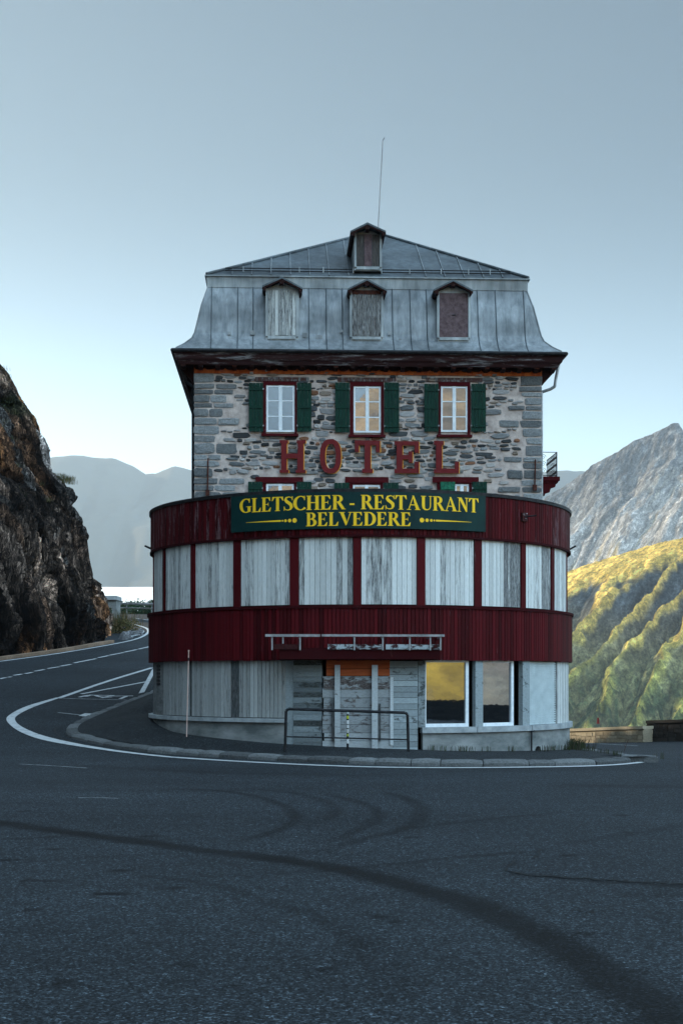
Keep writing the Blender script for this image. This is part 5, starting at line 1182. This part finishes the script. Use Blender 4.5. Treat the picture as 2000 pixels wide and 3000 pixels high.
low = sstep(62, -5, zz+20*(fbm(gx/40, gy/40, 3, 19)-.5))
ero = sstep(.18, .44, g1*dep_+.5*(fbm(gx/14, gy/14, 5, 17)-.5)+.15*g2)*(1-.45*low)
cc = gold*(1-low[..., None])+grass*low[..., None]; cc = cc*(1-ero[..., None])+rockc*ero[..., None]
sb = (sstep(.53, .60, fbm(gx/5, gy/5, 4, 23))*sstep(25, -25, zz)); cc = cc*(1-.8*sb[..., None])+shrub*.8*sb[..., None]
cc *= (.35+1.3*fbm(gx/3, gy/3, 3, 29, .8))[..., None]*(.6+.8*fbm(c_/4, p_/30, 4, 92))[..., None]; zz = zz+2.0*sb
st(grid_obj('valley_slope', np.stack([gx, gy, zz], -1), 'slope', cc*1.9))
# scree mountain behind it
RX = np.array([-1200, 120, 230, 267, 309, 329, 366, 386, 404, 424, 440, 446, 452, 470, 560, 900]); RZ_ = np.array([20, 120, 205, 236, 262, 279, 299, 311, 320, 328, 336, 336, 328, 318, 300, 260])+2.
gx, gy = np.meshgrid(np.linspace(60, 760, 480), np.linspace(1380, 2100, 420), indexing='ij')
rz = np.interp(gx+(gy-1900)*.0, RX, RZ_)
s_ = (1900-gy); zz = rz-np.where(s_ > 0, s_*.62, -s_*.5)
cc_ = .8*gx-.6*gy+40*(fbm(gx/90, gy/90, 4, 33)-.5)
zz = zz-sstep(0, 60, s_)*(10*(1-tri(cc_/70))+4*(1-tri(cc_/26+.2))+14*(ridged(gx/50, gy/50, 5, 35)-.4))+7*(ridged(cc_/12, (.6*gx+.8*gy)/40, 4, 36, .6)-.5)*sstep(-20, 10, s_+20)
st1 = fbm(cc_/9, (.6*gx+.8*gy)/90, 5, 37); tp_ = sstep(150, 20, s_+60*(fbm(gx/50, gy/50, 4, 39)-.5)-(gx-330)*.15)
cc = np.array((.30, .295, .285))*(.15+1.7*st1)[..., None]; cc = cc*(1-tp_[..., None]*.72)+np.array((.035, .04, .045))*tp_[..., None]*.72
yl = sstep(.50, .62, st1)*sstep(90, 190, s_+50*(fbm(gx/60, gy/60, 3, 41)-.5))*.8; cc = cc*(1-yl[..., None])+np.array((.24, .18, .06))*yl[..., None]
sp3 = sstep(.70, .8, fbm(gx/3.5, gy/3.5, 2, 43)); cc = cc*(1+.8*sp3[..., None])
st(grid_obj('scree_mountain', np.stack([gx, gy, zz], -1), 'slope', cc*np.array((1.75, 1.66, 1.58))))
# distant range
pxr = np.array([-900, -300, 0, 100, 165, 203, 249, 287, 333, 364, 394, 429, 459, 510, 561, 700, 900, 1200, 1450, 1629, 1660, 1705, 1800, 2100, 2600])
pyr = np.array([1250, 1300, 1360, 1350, 1337, 1332, 1335, 1343, 1342, 1354, 1364, 1391, 1387, 1365, 1378, 1400, 1390, 1420, 1400, 1381, 1378, 1379, 1390, 1400, 1380])
gx, gy = np.meshgrid(np.linspace(-2400, 2400, 420), np.linspace(3600, 5900, 90), indexing='ij')
zr_ = EZ+(HYP-np.interp(gx/5000*F+CXP, pxr, pyr))/F*5000
zz = zr_-np.where(gy < 5000, (5000-gy)*.42, (gy-5000)*.5)-sstep(0, 400, 5000-gy)*90*(1-tri(gx/420+.8*fbm(gx/500, gy/500, 3, 51)))+12*(fbm(gx/60, gy/60, 4, 52)-.5)
st(grid_obj('distant_mountains', np.stack([gx, gy, zz], -1), 'far', np.full(gx.shape+(3,), .08)*np.array((1, 1.05, .9))))
# sunny slopes to the right of and behind the camera (the windows mirror them)
az = np.radians(np.linspace(62, 235, 300)); rr_ = np.linspace(600, 2600, 150); AZ, RR = np.meshgrid(az, rr_, indexing='ij')
gx, gy = RR*np.sin(AZ), RR*np.cos(AZ); el = np.interp(np.degrees(AZ), [62, 100, 140, 160, 170, 174, 176, 177, 178, 180, 190, 235], [.10, .12, .18, .27, .25, .22, .192, .174, .157, .132, .09, .07])
zz = -150+(RR-600)/1400*(150+2000*el); zz = np.where(RR > 2000, 2000*el-(RR-2000)*.4, zz)
ra = RR*0+AZ*1500; zz = zz+sstep(600, 900, RR)*(60*(ridged(ra/260, RR/500, 5, 61)-.5)+12*(fbm(ra/30, RR/40, 4, 62)-.5))
gl = sstep(150, 163, np.degrees(AZ))[..., None]; gr_ = sstep(118, 108, np.degrees(AZ))[..., None]
cc = (np.array((.62, .42, .06))*(1-gl)*(1-gr_)+np.array((.50, .38, .24))*gl+np.array((.36, .34, .28))*gr_)*(.25+1.5*fbm(ra/40, RR/60, 6, 63, .7))[..., None]; rk = sstep(.48, .62, fbm(ra/120, RR/200, 5, 64)); cc = cc*(1-rk[..., None])+np.array((.30, .26, .22))*(.3+1.4*fbm(ra/25, RR/60, 5, 66, .7))[..., None]*rk[..., None]
st(grid_obj('sunny_slopes', np.stack([gx, gy, zz], -1), 'sunny', cc*1.15))

# ------------------------------------------------------------------ haze
m = MB(); m.box(-9300, 9300, -9300, 9300, -320, 960)
hm = bpy.data.materials.new('haze'); hm.use_nodes = True; n = hm.node_tree; n.nodes.remove(n.nodes['Principled BSDF'])
pv = n.nodes.new('ShaderNodeVolumePrincipled'); pv.inputs['Color'].default_value = (.66, .82, 1, 1); pv.inputs['Density'].default_value = 9e-5; pv.inputs['Anisotropy'].default_value = .35
n.links.new(pv.outputs[0], n.nodes['Material Output'].inputs['Volume'])
tag(m.build('haze', hm), kind='stuff')
